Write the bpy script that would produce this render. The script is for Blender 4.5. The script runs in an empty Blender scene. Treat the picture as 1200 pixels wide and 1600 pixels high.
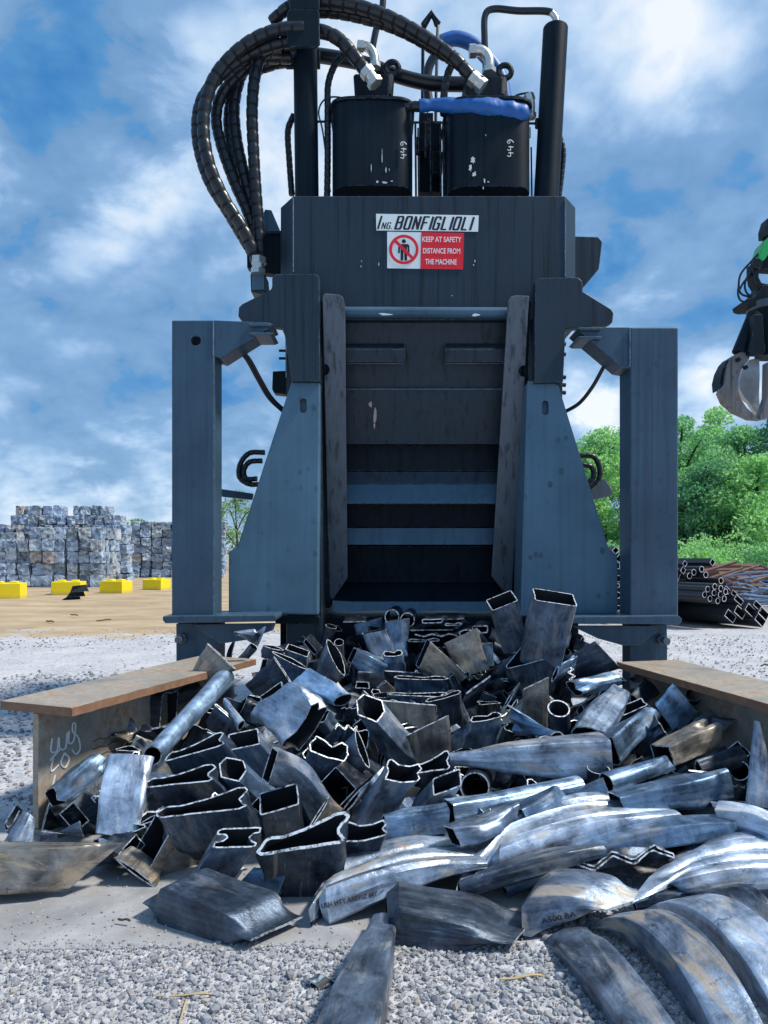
import bpy, bmesh, math, random
import numpy as np
from mathutils import Vector, Matrix, noise

scene = bpy.context.scene
COL = scene.collection
R = math.radians
F = 26.0 / 36.0 * 1600.0      # focal length in photo pixels
EYE = 1.6                     # camera height
HZ = 860.0                    # horizon row in the photo

# ------------------------------------------------------------------ camera
cam_d = bpy.data.cameras.new("camera")
cam_d.sensor_fit = 'AUTO'; cam_d.sensor_width = 36; cam_d.lens = 26
cam_d.shift_y = (HZ - 800.0) / 1600.0
cam_d.clip_end = 3000; cam_d.clip_start = 0.05
cam = bpy.data.objects.new("camera", cam_d); COL.objects.link(cam)
cam.location = (0, 0, EYE); cam.rotation_euler = (R(90), 0, 0)
scene.camera = cam

# ------------------------------------------------------------------ light
SUN_EL, SUN_AZ = 54.0, 98.0      # azimuth: degrees clockwise from +Y (view direction)
scene.view_settings.view_transform = 'Standard'
scene.view_settings.look = 'None'
scene.view_settings.exposure = 0.62
scene.view_settings.gamma = 1.0
sd = Vector((math.sin(R(SUN_AZ)) * math.cos(R(SUN_EL)), math.cos(R(SUN_AZ)) * math.cos(R(SUN_EL)), math.sin(R(SUN_EL))))
sun_d = bpy.data.lights.new("sun", 'SUN'); sun_d.energy = 3.0; sun_d.angle = R(7); sun_d.color = (1.0, 0.93, 0.82)
sun = bpy.data.objects.new("sun", sun_d); COL.objects.link(sun)
sun.rotation_euler = sd.to_track_quat('Z', 'Y').to_euler()

class NT:
    """tiny node-tree builder"""
    def __init__(s, tree): s.t = tree; s.n = tree.nodes; s.l = tree.links
    def node(s, typ, ins=None, **kw):
        n = s.n.new(typ)
        for k, v in kw.items(): setattr(n, k, v)
        for k, v in (ins or {}).items():
            sock = n.inputs[k]
            if isinstance(v, bpy.types.NodeSocket): s.l.new(v, sock)
            else: sock.default_value = v
        return n
    def math(s, op, a, b=0.0, clamp=False):
        return s.node('ShaderNodeMath', {0: a, 1: b}, operation=op, use_clamp=clamp).outputs[0]
    def mix(s, f, a, b, blend='MIX'):
        n = s.node('ShaderNodeMix', data_type='RGBA', blend_type=blend)
        for sock, v in ((n.inputs[0], f), (n.inputs[6], a), (n.inputs[7], b)):
            if isinstance(v, bpy.types.NodeSocket): s.l.new(v, sock)
            else: sock.default_value = v if not isinstance(v, tuple) or len(v) == 4 else (*v, 1)
        return n.outputs[2]
    def ramp(s, f, stops):
        n = s.node('ShaderNodeValToRGB', {0: f}); e = n.color_ramp.elements
        while len(e) < len(stops): e.new(0.5)
        for el, (p, c) in zip(e, stops):
            el.position = p
            el.color = (c, c, c, 1) if not isinstance(c, tuple) else (*c, 1)
        return n.outputs[0]
    def noise(s, vec, scale, detail=4.0, rough=0.55, dist=0.0, out=0):
        n = s.node('ShaderNodeTexNoise', {'Scale': scale, 'Detail': detail, 'Roughness': rough, 'Distortion': dist})
        if vec is not None: s.l.new(vec, n.inputs['Vector'])
        return n.outputs[out]
    def mapping(s, vec, scale=(1, 1, 1), loc=(0, 0, 0), rot=(0, 0, 0)):
        return s.node('ShaderNodeMapping', {'Vector': vec, 'Scale': scale, 'Location': loc, 'Rotation': rot}).outputs[0]

# ------------------------------------------------------------------ sky
world = bpy.data.worlds.new("World"); scene.world = world; world.use_nodes = True
w = NT(world.node_tree); w.n.clear()
sky = w.node('ShaderNodeTexSky', sky_type='NISHITA', sun_disc=False, sun_elevation=R(SUN_EL), sun_rotation=R(SUN_AZ))
tc = w.node('ShaderNodeTexCoord').outputs['Generated']
sep = w.node('ShaderNodeSeparateXYZ', {0: tc})
zz = w.math('MAXIMUM', sep.outputs[2], 0.0)
den = w.math('ADD', zz, 0.5)
cx = w.math('DIVIDE', sep.outputs[0], den); cy = w.math('DIVIDE', sep.outputs[1], den)
cv = w.node('ShaderNodeCombineXYZ', {0: cx, 1: cy, 2: 0.0}).outputs[0]
big = w.noise(w.mapping(cv, loc=(3.1, 1.7, 0.4)), 2.5, 9.0, 0.6, 0.25)
fine = w.noise(w.mapping(cv, loc=(9.3, 4.2, 2.0)), 6.5, 11.0, 0.62, 0.35)
puff = None                                    # billows: summed |noise| octaves
for sc_, am in ((4.2, .5), (8.6, .27), (17.0, .15), (34.0, .08)):
    o_ = w.math('MULTIPLY', w.math('ABSOLUTE', w.math('SUBTRACT', w.noise(w.mapping(cv, loc=(sc_, 2.0, .7)), sc_, 1.0, .5, .15), .5)), am * 3.4)
    puff = o_ if puff is None else w.math('ADD', puff, o_)
dens = w.math('ADD', w.math('ADD', w.math('MULTIPLY', big, 0.60), w.math('MULTIPLY', fine, 0.22)), w.math('MULTIPLY', puff, 0.26))
def blob(px, py, rad, amt):
    d = Vector(((px - 600) / F, 1.0, (HZ - py) / F)).normalized()
    dn = w.node('ShaderNodeVectorMath', {0: tc, 1: tuple(d)}, operation='DISTANCE').outputs['Value']
    wob = w.math('MULTIPLY', w.math('SUBTRACT', fine, 0.5), rad * 1.6)
    k = w.node('ShaderNodeMapRange', {0: w.math('ADD', dn, wob), 1: rad, 2: rad * 0.25, 3: 0.0, 4: amt}, interpolation_type='SMOOTHSTEP')
    return k.outputs[0]
for b in ((110, 190, .15, -.15), (250, 165, .08, -.08), (700, 500, .8, .015), (330, 350, .07, -.10), (20, 380, .05, -.09), (150, 600, .28, -.055), (230, 735, .15, -.06), (80, 90, .2, -.03), (1080, 240, .2, -.03), (60, 730, .1, -.05),
          (330, 200, .25, .07), (150, 300, .12, .07), (100, 480, .16, .06), (1000, 90, .16, .07), (1090, 150, .11, .06), (980, 640, .07, .22), (910, 610, .06, .18), (1120, 600, .08, .2),
          (640, 120, .3, .05), (560, 240, .18, .09), (1080, 380, .22, -.07), (930, 300, .12, -.06), (60, 800, .12, .2), (240, 800, .13, .2)):
    dens = w.math('ADD', dens, blob(*b))
cloud = w.ramp(dens, [(0.30, (.035, .21, .52)), (0.385, (.09, .29, .58)), (0.41, (.155, .32, .56)), (0.485, (.215, .39, .64)), (0.545, (.36, .54, .78)), (0.61, (.58, .73, .91)), (0.70, (.94, .96, .99))])
cloud = w.mix(1.0, cloud, (6.8, 7.0, 7.2), 'MULTIPLY')
clear = w.mix(0.86, sky.outputs[0], cloud)
gmask = w.node('ShaderNodeMapRange', {0: sep.outputs[2], 1: -0.02, 2: 0.0}).outputs[0]
fin = w.mix(gmask, (1.4, 1.4, 1.5), clear)
bg = w.node('ShaderNodeBackground', {'Color': fin, 'Strength': 0.1})
wo = w.node('ShaderNodeOutputWorld', {'Surface': bg.outputs[0]})

# ------------------------------------------------------------------ helpers
def pt(px, py, Y):
    """point at depth Y seen at photo pixel (px, py)"""
    return Vector(((px - 600.0) * Y / F, Y, EYE - (py - HZ) * Y / F))

def tag(o, label=None, cat=None, group=None, kind=None):
    if label: o['label'] = label
    if cat: o['category'] = cat
    if group: o['group'] = group
    if kind: o['kind'] = kind
    return o

def empty(name, loc, label=None, cat=None, group=None):
    o = bpy.data.objects.new(name, None); COL.objects.link(o)
    o.location = loc; o.empty_display_size = 0.2
    return tag(o, label, cat, group)

def world_loc(o):
    v = Vector(o.location)
    while o.parent: o = o.parent; v += Vector(o.location)
    return v

def link(name, verts, faces, mats, parent=None, smooth=False, sharp=35, fmat=None):
    """verts in world space -> ONE mesh object with its origin at its own centre"""
    verts = [Vector(v) for v in verts]
    lo = Vector([min(v[i] for v in verts) for i in range(3)]); hi = Vector([max(v[i] for v in verts) for i in range(3)])
    c = (lo + hi) / 2
    me = bpy.data.meshes.new(name)
    me.from_pydata([v - c for v in verts], [], faces)
    for m in (mats if isinstance(mats, (list, tuple)) else [mats]): me.materials.append(m)
    if fmat is not None: me.polygons.foreach_set('material_index', fmat)
    if smooth:
        me.polygons.foreach_set('use_smooth', [True] * len(me.polygons))
        me.set_sharp_from_angle(angle=R(sharp))
    me.update()
    o = bpy.data.objects.new(name, me); COL.objects.link(o)
    o.location = c
    if parent:
        o.parent = parent; o.location = c - world_loc(parent)
    return o

class MB:
    def __init__(s): s.v = []; s.f = []; s.m = []
    def add(s, v, f, mi=0):
        o = len(s.v); s.v += [Vector(x) for x in v]; s.f += [tuple(i + o for i in q) for q in f]; s.m += [mi] * len(f)
    def box(s, lo, hi, mi=0):
        a, b = lo, hi
        v = [(x, y, z) for z in (a[2], b[2]) for y in (a[1], b[1]) for x in (a[0], b[0])]
        s.add(v, [(0, 2, 3, 1), (4, 5, 7, 6), (0, 1, 5, 4), (2, 6, 7, 3), (0, 4, 6, 2), (1, 3, 7, 5)], mi)
    def prism(s, poly, vec, mi=0):
        n = len(poly); vec = Vector(vec)
        v = [Vector(p) for p in poly] + [Vector(p) + vec for p in poly]
        f = [tuple(range(n)), tuple(range(2 * n - 1, n - 1, -1))] + [(i, i + n, (i + 1) % n + n, (i + 1) % n) for i in range(n)]
        s.add(v, f, mi)
    def tube(s, pts, rad, n=12, mi=0, cap=True):
        pts = [Vector(p) for p in pts]; k = len(pts)
        rads = rad if isinstance(rad, (list, tuple)) else [rad] * k
        tang = [(pts[min(i + 1, k - 1)] - pts[max(i - 1, 0)]).normalized() for i in range(k)]
        u = tang[0].orthogonal().normalized(); vs = []
        for i in range(k):
            u = (u - tang[i] * u.dot(tang[i])).normalized(); b = tang[i].cross(u)
            vs += [pts[i] + (u * math.cos(2 * math.pi * j / n) + b * math.sin(2 * math.pi * j / n)) * rads[i] for j in range(n)]
        f = [(i * n + j, i * n + (j + 1) % n, (i + 1) * n + (j + 1) % n, (i + 1) * n + j) for i in range(k - 1) for j in range(n)]
        if cap: f += [tuple(range(n - 1, -1, -1)), tuple(range((k - 1) * n, k * n))]
        s.add(vs, f, mi)
    def build(s, name, mats, parent=None, smooth=False, sharp=35):
        return link(name, s.v, s.f, mats, parent, smooth, sharp, s.m)

def bevelled(o, wd=0.006, seg=2):
    """fix normals and round the edges of a hard-edged mesh"""
    bm = bmesh.new(); bm.from_mesh(o.data)
    bmesh.ops.remove_doubles(bm, verts=bm.verts, dist=1e-5)
    bmesh.ops.recalc_face_normals(bm, faces=bm.faces)
    if wd > 0:
        ed = [e for e in bm.edges if len(e.link_faces) == 2 and e.calc_face_angle() > R(25)]
        bmesh.ops.bevel(bm, geom=ed, offset=wd, segments=seg, profile=0.5, affect='EDGES', clamp_overlap=True)
    bm.to_mesh(o.data); bm.free()
    o.data.polygons.foreach_set('use_smooth', [True] * len(o.data.polygons)); o.data.set_sharp_from_angle(angle=R(40))
    if wd > 0:
        wn = o.modifiers.new('wn', 'WEIGHTED_NORMAL'); wn.keep_sharp = True; wn.weight = 100
    return o

def plate(name, pix, Y, th, mat, parent, bev=0.006, holes=()):
    """front-view outline in photo pixels at depth Y (or per-point Y) made into a solid plate th thick"""
    P = [pt(p[0], p[1], p[2] if len(p) > 2 else Y) for p in pix]
    mb = MB(); mb.prism(P, (0, th, 0))
    o = mb.build(name, mat, parent); bevelled(o, bev)
    for hp in holes: cut(o, hp)
    return o

def cut(o, cm):
    """boolean a cutter MB (world space) out of o, leave no helper behind"""
    c = cm.build('cutter', o.data.materials[0]); bevelled(c, 0)
    md = o.modifiers.new('b', 'BOOLEAN'); md.object = c; md.operation = 'DIFFERENCE'; md.solver = 'EXACT'
    bpy.context.view_layer.update()
    dg = bpy.context.evaluated_depsgraph_get()
    me = bpy.data.meshes.new_from_object(o.evaluated_get(dg))
    o.modifiers.clear(); o.data = me
    me.polygons.foreach_set('use_smooth', [True] * len(me.polygons)); me.set_sharp_from_angle(angle=R(20))
    wn = o.modifiers.new('wn', 'WEIGHTED_NORMAL'); wn.keep_sharp = True; wn.weight = 100
    bpy.data.objects.remove(c)

def smooth_path(pts, sub=8):
    """Catmull-Rom through pts"""
    P = [Vector(p) for p in pts]; P = [2 * P[0] - P[1]] + P + [2 * P[-1] - P[-2]]; out = []
    for i in range(1, len(P) - 2):
        a, b, c, d = P[i - 1:i + 3]
        for k in range(sub):
            t = k / sub
            out.append(0.5 * ((2 * b) + (c - a) * t + (2 * a - 5 * b + 4 * c - d) * t * t + (3 * b - a - 3 * c + d) * t ** 3))
    out.append(P[-2]); return out

def resample(P, step):
    out = [P[0]]; acc = 0.0
    for a, b in zip(P, P[1:]):
        L = (b - a).length; t = step - acc
        while t < L:
            out.append(a.lerp(b, t / L)); t += step
        acc = L - (t - step)
    out.append(P[-1]); return out

def text_shape(txt, wd, ht, shear=0.0, bold=0.0, depth=0.0):
    """lettering as verts, faces in the XY plane, scaled into wd x ht and centred on the origin"""
    cu = bpy.data.curves.new('t', 'FONT'); cu.body = txt; cu.shear = shear; cu.offset = bold; cu.extrude = depth; cu.resolution_u = 3
    o = bpy.data.objects.new('t', cu); COL.objects.link(o); bpy.context.view_layer.update()
    me = bpy.data.meshes.new_from_object(o.evaluated_get(bpy.context.evaluated_depsgraph_get()))
    v = [x.co.copy() for x in me.vertices]; f = [tuple(p.vertices) for p in me.polygons]
    bpy.data.objects.remove(o); bpy.data.curves.remove(cu); bpy.data.meshes.remove(me)
    x0, x1 = min(a.x for a in v), max(a.x for a in v); y0, y1 = min(a.y for a in v), max(a.y for a in v)
    for a in v:
        a.x = ((a.x - x0) / (x1 - x0) - .5) * wd; a.y = ((a.y - y0) / (y1 - y0) - .5) * ht
    return v, f

def stroke(mb, pts, right, up, org, rad):
    """a chalk stroke: 2-D polyline on a plane"""
    P = [org + right * x + up * y for x, y in pts]
    mb.tube(smooth_path(P, 5) if len(P) > 2 else P, rad, 5)

# ------------------------------------------------------------------ materials
def new_mat(name):
    m = bpy.data.materials.new(name); m.use_nodes = True
    t = NT(m.node_tree); t.n.clear()
    p = t.node('ShaderNodeBsdfPrincipled'); o = t.node('ShaderNodeOutputMaterial', {0: p.outputs[0]})
    t.p = p; t.m = m
    return t
def setp(t, **kw):
    for k, v in kw.items():
        k = {'base': 'Base Color', 'rough': 'Roughness', 'metal': 'Metallic', 'normal': 'Normal', 'spec': 'Specular IOR Level', 'coat': 'Coat Weight', 'coat_rough': 'Coat Roughness'}.get(k, k)
        s = t.p.inputs[k]
        if isinstance(v, bpy.types.NodeSocket): t.l.new(v, s)
        else: s.default_value = (*v, 1) if isinstance(v, tuple) and len(v) == 3 else v
def bump(t, h, strength=0.2, dist=0.01):
    return t.node('ShaderNodeBump', {'Height': h, 'Strength': strength, 'Distance': dist}).outputs[0]

def paint_mat(name, base, rough=0.45, spots=0.0, streak=0.5, scuff=0.25, metal=0.0):
    t = new_mat(name); c = t.node('ShaderNodeNewGeometry').outputs['Position']
    lo = t.noise(c, 1.7, 5, .6); hi = t.noise(c, 46, 3, .6)
    st = t.noise(t.mapping(c, (26, 26, .55)), 1.0, 4, .6)          # runs of rain water down the plates
    v = t.math('ADD', t.math('MULTIPLY', lo, .7), t.math('MULTIPLY', st, streak))
    f = t.ramp(v, [(.25, 0.0), (.85, 1.0)])
    d = tuple(x * .62 for x in base); l = tuple(min(1, x * 1.35 + .006) for x in base)
    col = t.mix(f, d, l)
    if spots:
        vo = t.node('ShaderNodeTexVoronoi', {'Vector': t.mapping(c, (9, 9, 6.5)), 'Scale': 1.0, 'Randomness': 1.0}).outputs[0]
        sp = t.math('MULTIPLY', t.ramp(vo, [(.17, 1.0), (.24, 0.0)]), t.math('MULTIPLY', t.ramp(t.noise(c, 2.2, 2), [(.42, 0.0), (.6, 1.0)]), spots))
        col = t.mix(sp, col, tuple(x * .45 for x in base))
    run = t.math('MULTIPLY', t.ramp(t.noise(t.mapping(c, (17, 17, .35), loc=(3, 1, 4)), 1.0, 3, .6), [(.54, 0.0), (.64, 1.0)]), min(.75, streak))
    col = t.mix(run, col, tuple(x * .42 for x in base))
    bv = t.node('ShaderNodeBevel', {'Radius': .014}, samples=3).outputs[0]; gn = t.node('ShaderNodeNewGeometry').outputs['Normal']
    dt = t.node('ShaderNodeVectorMath', {0: bv, 1: gn}, operation='DOT_PRODUCT').outputs['Value']
    wear = t.math('MULTIPLY', t.ramp(dt, [(.90, 1.0), (.985, 0.0)]), t.ramp(t.noise(c, 24, 5, .7), [(.44, 0.0), (.6, .6)]))
    col = t.mix(wear, col, (.26, .30, .34))
    sc = t.ramp(t.noise(t.mapping(c, (5, 5, 3)), 14, 8, .75), [(.66, 0.0), (.74, 1.0)])
    col = t.mix(t.math('MULTIPLY', sc, scuff), col, (.42, .45, .48))
    setp(t, base=col, rough=t.node('ShaderNodeMapRange', {0: t.math('ADD', hi, t.math('MULTIPLY', lo, .6)), 1: .4, 2: 1.2, 3: rough - .1, 4: rough + .18}).outputs[0], metal=metal,
         normal=bump(t, t.math('ADD', t.math('MULTIPLY', hi, .25), lo), .22, .006), spec=.14 if name == 'black_paint' else .38)
    return t.m

M = {}
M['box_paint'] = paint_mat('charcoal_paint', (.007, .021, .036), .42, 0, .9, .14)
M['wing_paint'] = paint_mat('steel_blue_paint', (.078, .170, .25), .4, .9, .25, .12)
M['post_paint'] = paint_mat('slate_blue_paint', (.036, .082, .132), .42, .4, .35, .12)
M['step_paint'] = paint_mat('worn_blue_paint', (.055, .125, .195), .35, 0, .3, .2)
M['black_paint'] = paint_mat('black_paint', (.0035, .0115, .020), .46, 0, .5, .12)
M['rail_steel'] = paint_mat('abraded_steel', (.085, .105, .13), .42, 0, .9, .75, .3)
def plain(name, base, rough=.5, metal=0.0, var=.25, scale=30):
    t = new_mat(name); c = t.node('ShaderNodeNewGeometry').outputs['Position']
    n = t.noise(c, scale, 4, .6)
    setp(t, base=t.mix(n, tuple(x * (1 - var) for x in base), tuple(min(1, x * (1 + var)) for x in base)), rough=rough, metal=metal, normal=bump(t, n, .15, .004))
    return t.m
M['rubber'] = plain('black_rubber', (.010, .015, .022), .32)
M['groove'] = plain('hose_groove', (.003, .004, .006), .8)
M['fitting'] = plain('zinc_plated_steel', (.62, .62, .58), .35, .85, .2)
M['blue_wrap'] = plain('blue_sleeve_cloth', (.010, .115, .40), .5, 0, .5, 12)
M['sign_white'] = plain('sign_white', (.80, .88, .87), .4, 0, .04)
M['sign_red'] = plain('sign_red', (.80, .012, .025), .4, 0, .06)
M['sign_black'] = plain('sign_black', (.008, .010, .02), .45, 0, .1)
M['letter_white'] = plain('sign_letter_white', (.85, .82, .82), .5, 0, .05)
M['chalk'] = plain('chalk', (.72, .74, .74), .9, 0, .2)
M['stencil'] = plain('stencil_ink', (.012, .014, .02), .7, 0, .3)
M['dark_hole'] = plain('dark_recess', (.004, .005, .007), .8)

def steel_mat(name='mill_scale_steel'):
    """cold dark tube steel: lengthwise draw marks, tan flash rust, scratches; tint comes from each piece"""
    t = new_mat(name)
    oi = t.node('ShaderNodeObjectInfo'); oc = t.node('ShaderNodeTexCoord').outputs['Object']
    rv = t.node('ShaderNodeVectorMath', {0: oc, 1: t.node('ShaderNodeCombineXYZ', {0: t.math('MULTIPLY', oi.outputs['Random'], 37.0), 1: t.math('MULTIPLY', oi.outputs['Random'], 91.0), 2: 0.0}).outputs[0]}, operation='ADD').outputs[0]
    st = t.noise(t.mapping(rv, (2.2, 55, 55)), 1.0, 5, .65)
    bl = t.noise(rv, 7.5, 6, .62, .4)
    fi = t.noise(t.mapping(rv, (30, 120, 120)), 1.0, 4, .7)
    tint = oi.outputs['Color']
    v = t.math('ADD', t.math('MULTIPLY', st, .26), t.math('MULTIPLY', bl, .74))
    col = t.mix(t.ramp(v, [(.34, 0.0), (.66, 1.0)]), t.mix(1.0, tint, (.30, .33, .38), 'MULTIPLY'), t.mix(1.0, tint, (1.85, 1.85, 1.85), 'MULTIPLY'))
    ru = t.ramp(t.noise(t.mapping(rv, (1.3, 4.5, 4.5)), 2.4, 6, .6, .6), [(.53, 0.0), (.62, 1.0)])
    col = t.mix(t.math('MULTIPLY', ru, t.node('ShaderNodeMapRange', {0: oi.outputs['Alpha'], 3: 0.05, 4: .8}).outputs[0]), col, (.38, .30, .20))
    sc = t.ramp(t.noise(t.mapping(rv, (9, 60, 60), rot=(0, 0, .5)), 2.0, 8, .8), [(.67, 0.0), (.73, 1.0)])
    col = t.mix(t.math('MULTIPLY', sc, .55), col, (.55, .6, .66))
    ln = t.ramp(t.noise(t.mapping(rv, (1.1, 150, 150), rot=(0, 0, .06)), 1.0, 3, .8), [(.62, 0.0), (.68, 1.0)])
    col = t.mix(t.math('MULTIPLY', ln, t.ramp(bl, [(.45, 0.0), (.6, .5)])), col, (.62, .68, .74))
    dk = t.ramp(t.noise(rv, 17, 6, .75, .8), [(.60, 0.0), (.67, .75)])
    col = t.mix(dk, col, t.mix(1.0, tint, (.22, .23, .26), 'MULTIPLY'))
    du = t.ramp(t.noise(t.mapping(rv, loc=(5, 5, 5)), 4.2, 7, .7), [(.56, 0.0), (.7, .5)])
    col = t.mix(t.math('MULTIPLY', du, .6), col, (.33, .32, .30))
    rg = t.node('ShaderNodeMapRange', {0: t.math('ADD', t.math('ADD', bl, t.math('MULTIPLY', du, .5)), t.math('MULTIPLY', fi, .5)), 1: .45, 2: 1.0, 3: .29, 4: .55}).outputs[0]
    h = t.math('ADD', t.math('MULTIPLY', st, .14), t.math('ADD', bl, t.math('MULTIPLY', fi, .12)))
    setp(t, base=col, metal=t.math('SUBTRACT', .74, t.math('MULTIPLY', ru, .55)), rough=rg, normal=bump(t, h, .5, .014))
    return t.m
M['steel'] = steel_mat()
M['bore'] = plain('tube_bore_shade', (.020, .024, .032), .6, .2, .5, 20)  # bore scale colour darkened to paint in the shade inside the tubes
def rim_mat():
    t = new_mat('sheared_edge_steel'); c = t.node('ShaderNodeNewGeometry').outputs['Position']
    n = t.noise(c, 70, 4, .65)
    n2 = t.ramp(t.noise(c, 34, 5, .7), [(.40, 0.0), (.52, 1.0)]); setp(t, base=t.mix(n2, (.10, .115, .135), t.mix(n, (.52, .60, .68), (.90, .94, .98))), metal=.35, rough=.4, normal=bump(t, n, .5, .005))
    return t.m
M['rim'] = rim_mat()
def beam_mat():
    t = new_mat('weathered_beam_steel'); c = t.node('ShaderNodeNewGeometry').outputs['Position']
    a = t.noise(c, 3.2, 7, .62); b = t.noise(c, 22, 6, .7)
    col = t.mix(t.ramp(a, [(.3, 0.0), (.7, 1.0)]), (.21, .195, .165), (.50, .46, .395))
    col = t.mix(t.ramp(t.math('ADD', t.math('MULTIPLY', a, .5), t.math('MULTIPLY', b, .5)), [(.48, 0.0), (.62, .9)]), col, (.33, .185, .09))
    col = t.mix(t.ramp(t.noise(c, 11, 8, .75), [(.66, 0.0), (.74, .7)]), col, (.05, .05, .055))
    setp(t, base=col, rough=.62, metal=.15, normal=bump(t, b, .35, .01))
    return t.m
M['beam'] = beam_mat()
M['beam_edge'] = plain('rusty_flange_edge', (.23, .125, .07), .75, 0, .55, 16)
# ------------------------------------------------------------------ ground
def ground_mat():
    t = new_mat('yard_ground'); c = t.node('ShaderNodeNewGeometry').outputs['Position']
    s = t.node('ShaderNodeSeparateXYZ', {0: c})
    wob = t.noise(c, .45, 5, .6)
    # gravel
    v1 = t.node('ShaderNodeTexVoronoi', {'Vector': c, 'Scale': 38.0}); v2 = t.node('ShaderNodeTexVoronoi', {'Vector': c, 'Scale': 17.0})
    g = t.mix(t.node('ShaderNodeSeparateColor', {0: v1.outputs['Color']}).outputs[0], (.33, .34, .37), (.62, .63, .66))
    g = t.mix(t.math('MULTIPLY', t.ramp(v2.outputs['Distance'], [(.2, 0.0), (.6, 1.0)]), .35), g, (.30, .305, .32))
    g = t.mix(t.ramp(t.noise(c, 1.1, 6, .65), [(.45, 0.0), (.7, .7)]), g, (.62, .60, .60))
    # packed dirt with wheel tracks
    tr = t.noise(t.mapping(c, (.45, 1.1, 1)), 1.0, 6, .65); fn = t.noise(c, 3.5, 7, .65)
    d = t.mix(t.ramp(tr, [(.33, 0.0), (.66, 1.0)]), (.33, .235, .14), (.52, .41, .27))
    d = t.mix(t.ramp(fn, [(.55, 0.0), (.8, .55)]), d, (.58, .47, .32))
    d = t.mix(t.ramp(t.noise(c, 9, 6, .7), [(.64, 0.0), (.7, .6)]), d, (.16, .12, .08))
    yy = t.math('ADD', s.outputs[1], t.math('MULTIPLY', t.math('SUBTRACT', t.math('ADD', wob, t.math('MULTIPLY', t.noise(c, 1.6, 4, .6), .25)), .62), 9.0))
    yy = t.math('SUBTRACT', yy, t.math('MULTIPLY', s.outputs[0], .12))
    oil = t.ramp(t.noise(t.mapping(c, (.5, .9, 1), loc=(4, 2, 0)), 1.0, 6, .65, .6), [(.60, 0.0), (.68, .55)])
    d = t.mix(oil, d, (.17, .125, .085)); g = t.mix(t.math('MULTIPLY', oil, .35), g, (.2, .195, .19))
    m = t.node('ShaderNodeMapRange', {0: yy, 1: 14.2, 2: 15.6}, interpolation_type='SMOOTHSTEP').outputs[0]
    fx = t.node('ShaderNodeMapRange', {0: s.outputs[0], 1: 1.0, 2: 3.0, 3: 1.0, 4: .35}).outputs[0]
    col = t.mix(t.math('MULTIPLY', m, fx), g, d)
    grass = t.math('MULTIPLY', t.node('ShaderNodeMapRange', {0: s.outputs[1], 1: 36, 2: 42}).outputs[0], t.node('ShaderNodeMapRange', {0: s.outputs[0], 1: 2, 2: 6}).outputs[0])
    col = t.mix(grass, col, (.06, .11, .035))
    h = t.math('ADD', t.math('MULTIPLY', v1.outputs['Distance'], -.6), t.math('MULTIPLY', fn, .5))
    setp(t, base=col, rough=.92, normal=bump(t, h, .6, .02), spec=.25)
    return t.m
def grid(name, xs, ys, zf, mat):
    v = [(x, y, zf(x, y)) for y in ys for x in xs]; n = len(xs)
    f = [(j * n + i, j * n + i + 1, (j + 1) * n + i + 1, (j + 1) * n + i) for j in range(len(ys) - 1) for i in range(n - 1)]
    return link(name, v, f, mat, smooth=True)
xs = [-900, -300, -120, -60, -40] + [-30 + i for i in range(61)] + [40, 60, 120, 300, 900]
ys = [-40, -10, -4, 0] + [1 + i * .5 for i in range(40)] + [22 + 2 * i for i in range(20)] + [70, 100, 160, 300, 700, 2500]
def gz(x, y):
    if abs(x) > 35 or y > 62 or y < 7: return 0.0
    return .05 * noise.noise(Vector((x * .3, y * .3, 0))) * min(1, max(0, (y - 7) / 4))
ground = tag(grid('ground', xs, ys, gz, ground_mat()), kind='structure')

def slab_mat():
    t = new_mat('dusty_concrete'); c = t.node('ShaderNodeNewGeometry').outputs['Position']
    a = t.noise(c, 2.1, 7, .62, .3); b = t.noise(c, 30, 6, .7)
    col = t.mix(t.ramp(a, [(.34, 0.0), (.66, 1.0)]), (.20, .205, .215), (.40, .40, .405))
    col = t.mix(t.ramp(t.noise(c, 5, 6, .6), [(.56, 0.0), (.75, .5)]), col, (.25, .215, .17))
    col = t.mix(t.ramp(b, [(.6, 0.0), (.72, .6)]), col, (.55, .55, .55))
    setp(t, base=col, rough=.85, normal=bump(t, t.math('ADD', a, t.math('MULTIPLY', b, .3)), .35, .01))
    return t.m
mb = MB()
edge = [(-3.4, 2.985)] + [(-3.2 + i * .12, 2.965 + .05 * noise.noise(Vector((i * .45, 3, 1)))) for i in range(31)] + [(.62, 3.1), (.7, 3.5), (.7, 4.4), (-3.4, 4.4)]
mb.prism([(x, y, .006) for x, y in edge], (0, 0, -.05))
tag(bevelled(mb.build('paving', slab_mat()), .006), kind='structure')

# loose stones lying on the gravel
def stone_templates(k=10):
    out = []
    for s in range(k):
        bm = bmesh.new(); bmesh.ops.create_icosphere(bm, subdivisions=1, radius=1)
        rs = random.Random(s + 5)
        sc = Vector((1, rs.uniform(.6, .95), rs.uniform(.4, .75)))
        for v in bm.verts:
            d = 1 + .42 * noise.noise(v.co * 1.3 + Vector((s * 7, 0, 0)))
            v.co = Vector((v.co.x * sc.x * d, v.co.y * sc.y * d, v.co.z * sc.z * d))
        bm.verts.ensure_lookup_table()
        out.append((np.array([v.co[:] for v in bm.verts]), np.array([[v.index for v in f.verts] for f in bm.faces]))); bm.free()
    return out
def stone_mat():
    t = new_mat('limestone_chips'); g = t.node('ShaderNodeNewGeometry')
    r = g.outputs['Random Per Island']
    col = t.ramp(r, [(0.0, (.20, .215, .25)), (.35, (.31, .325, .36)), (.7, (.42, .435, .46)), (.9, (.57, .575, .58)), (1.0, (.42, .36, .29))])
    n = t.noise(g.outputs['Position'], 130, 4, .6)
    setp(t, base=t.mix(t.math('MULTIPLY', n, .5), col, (.16, .16, .17)), rough=.9, normal=bump(t, n, .5, .003), spec=.3)
    return t.m
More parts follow.
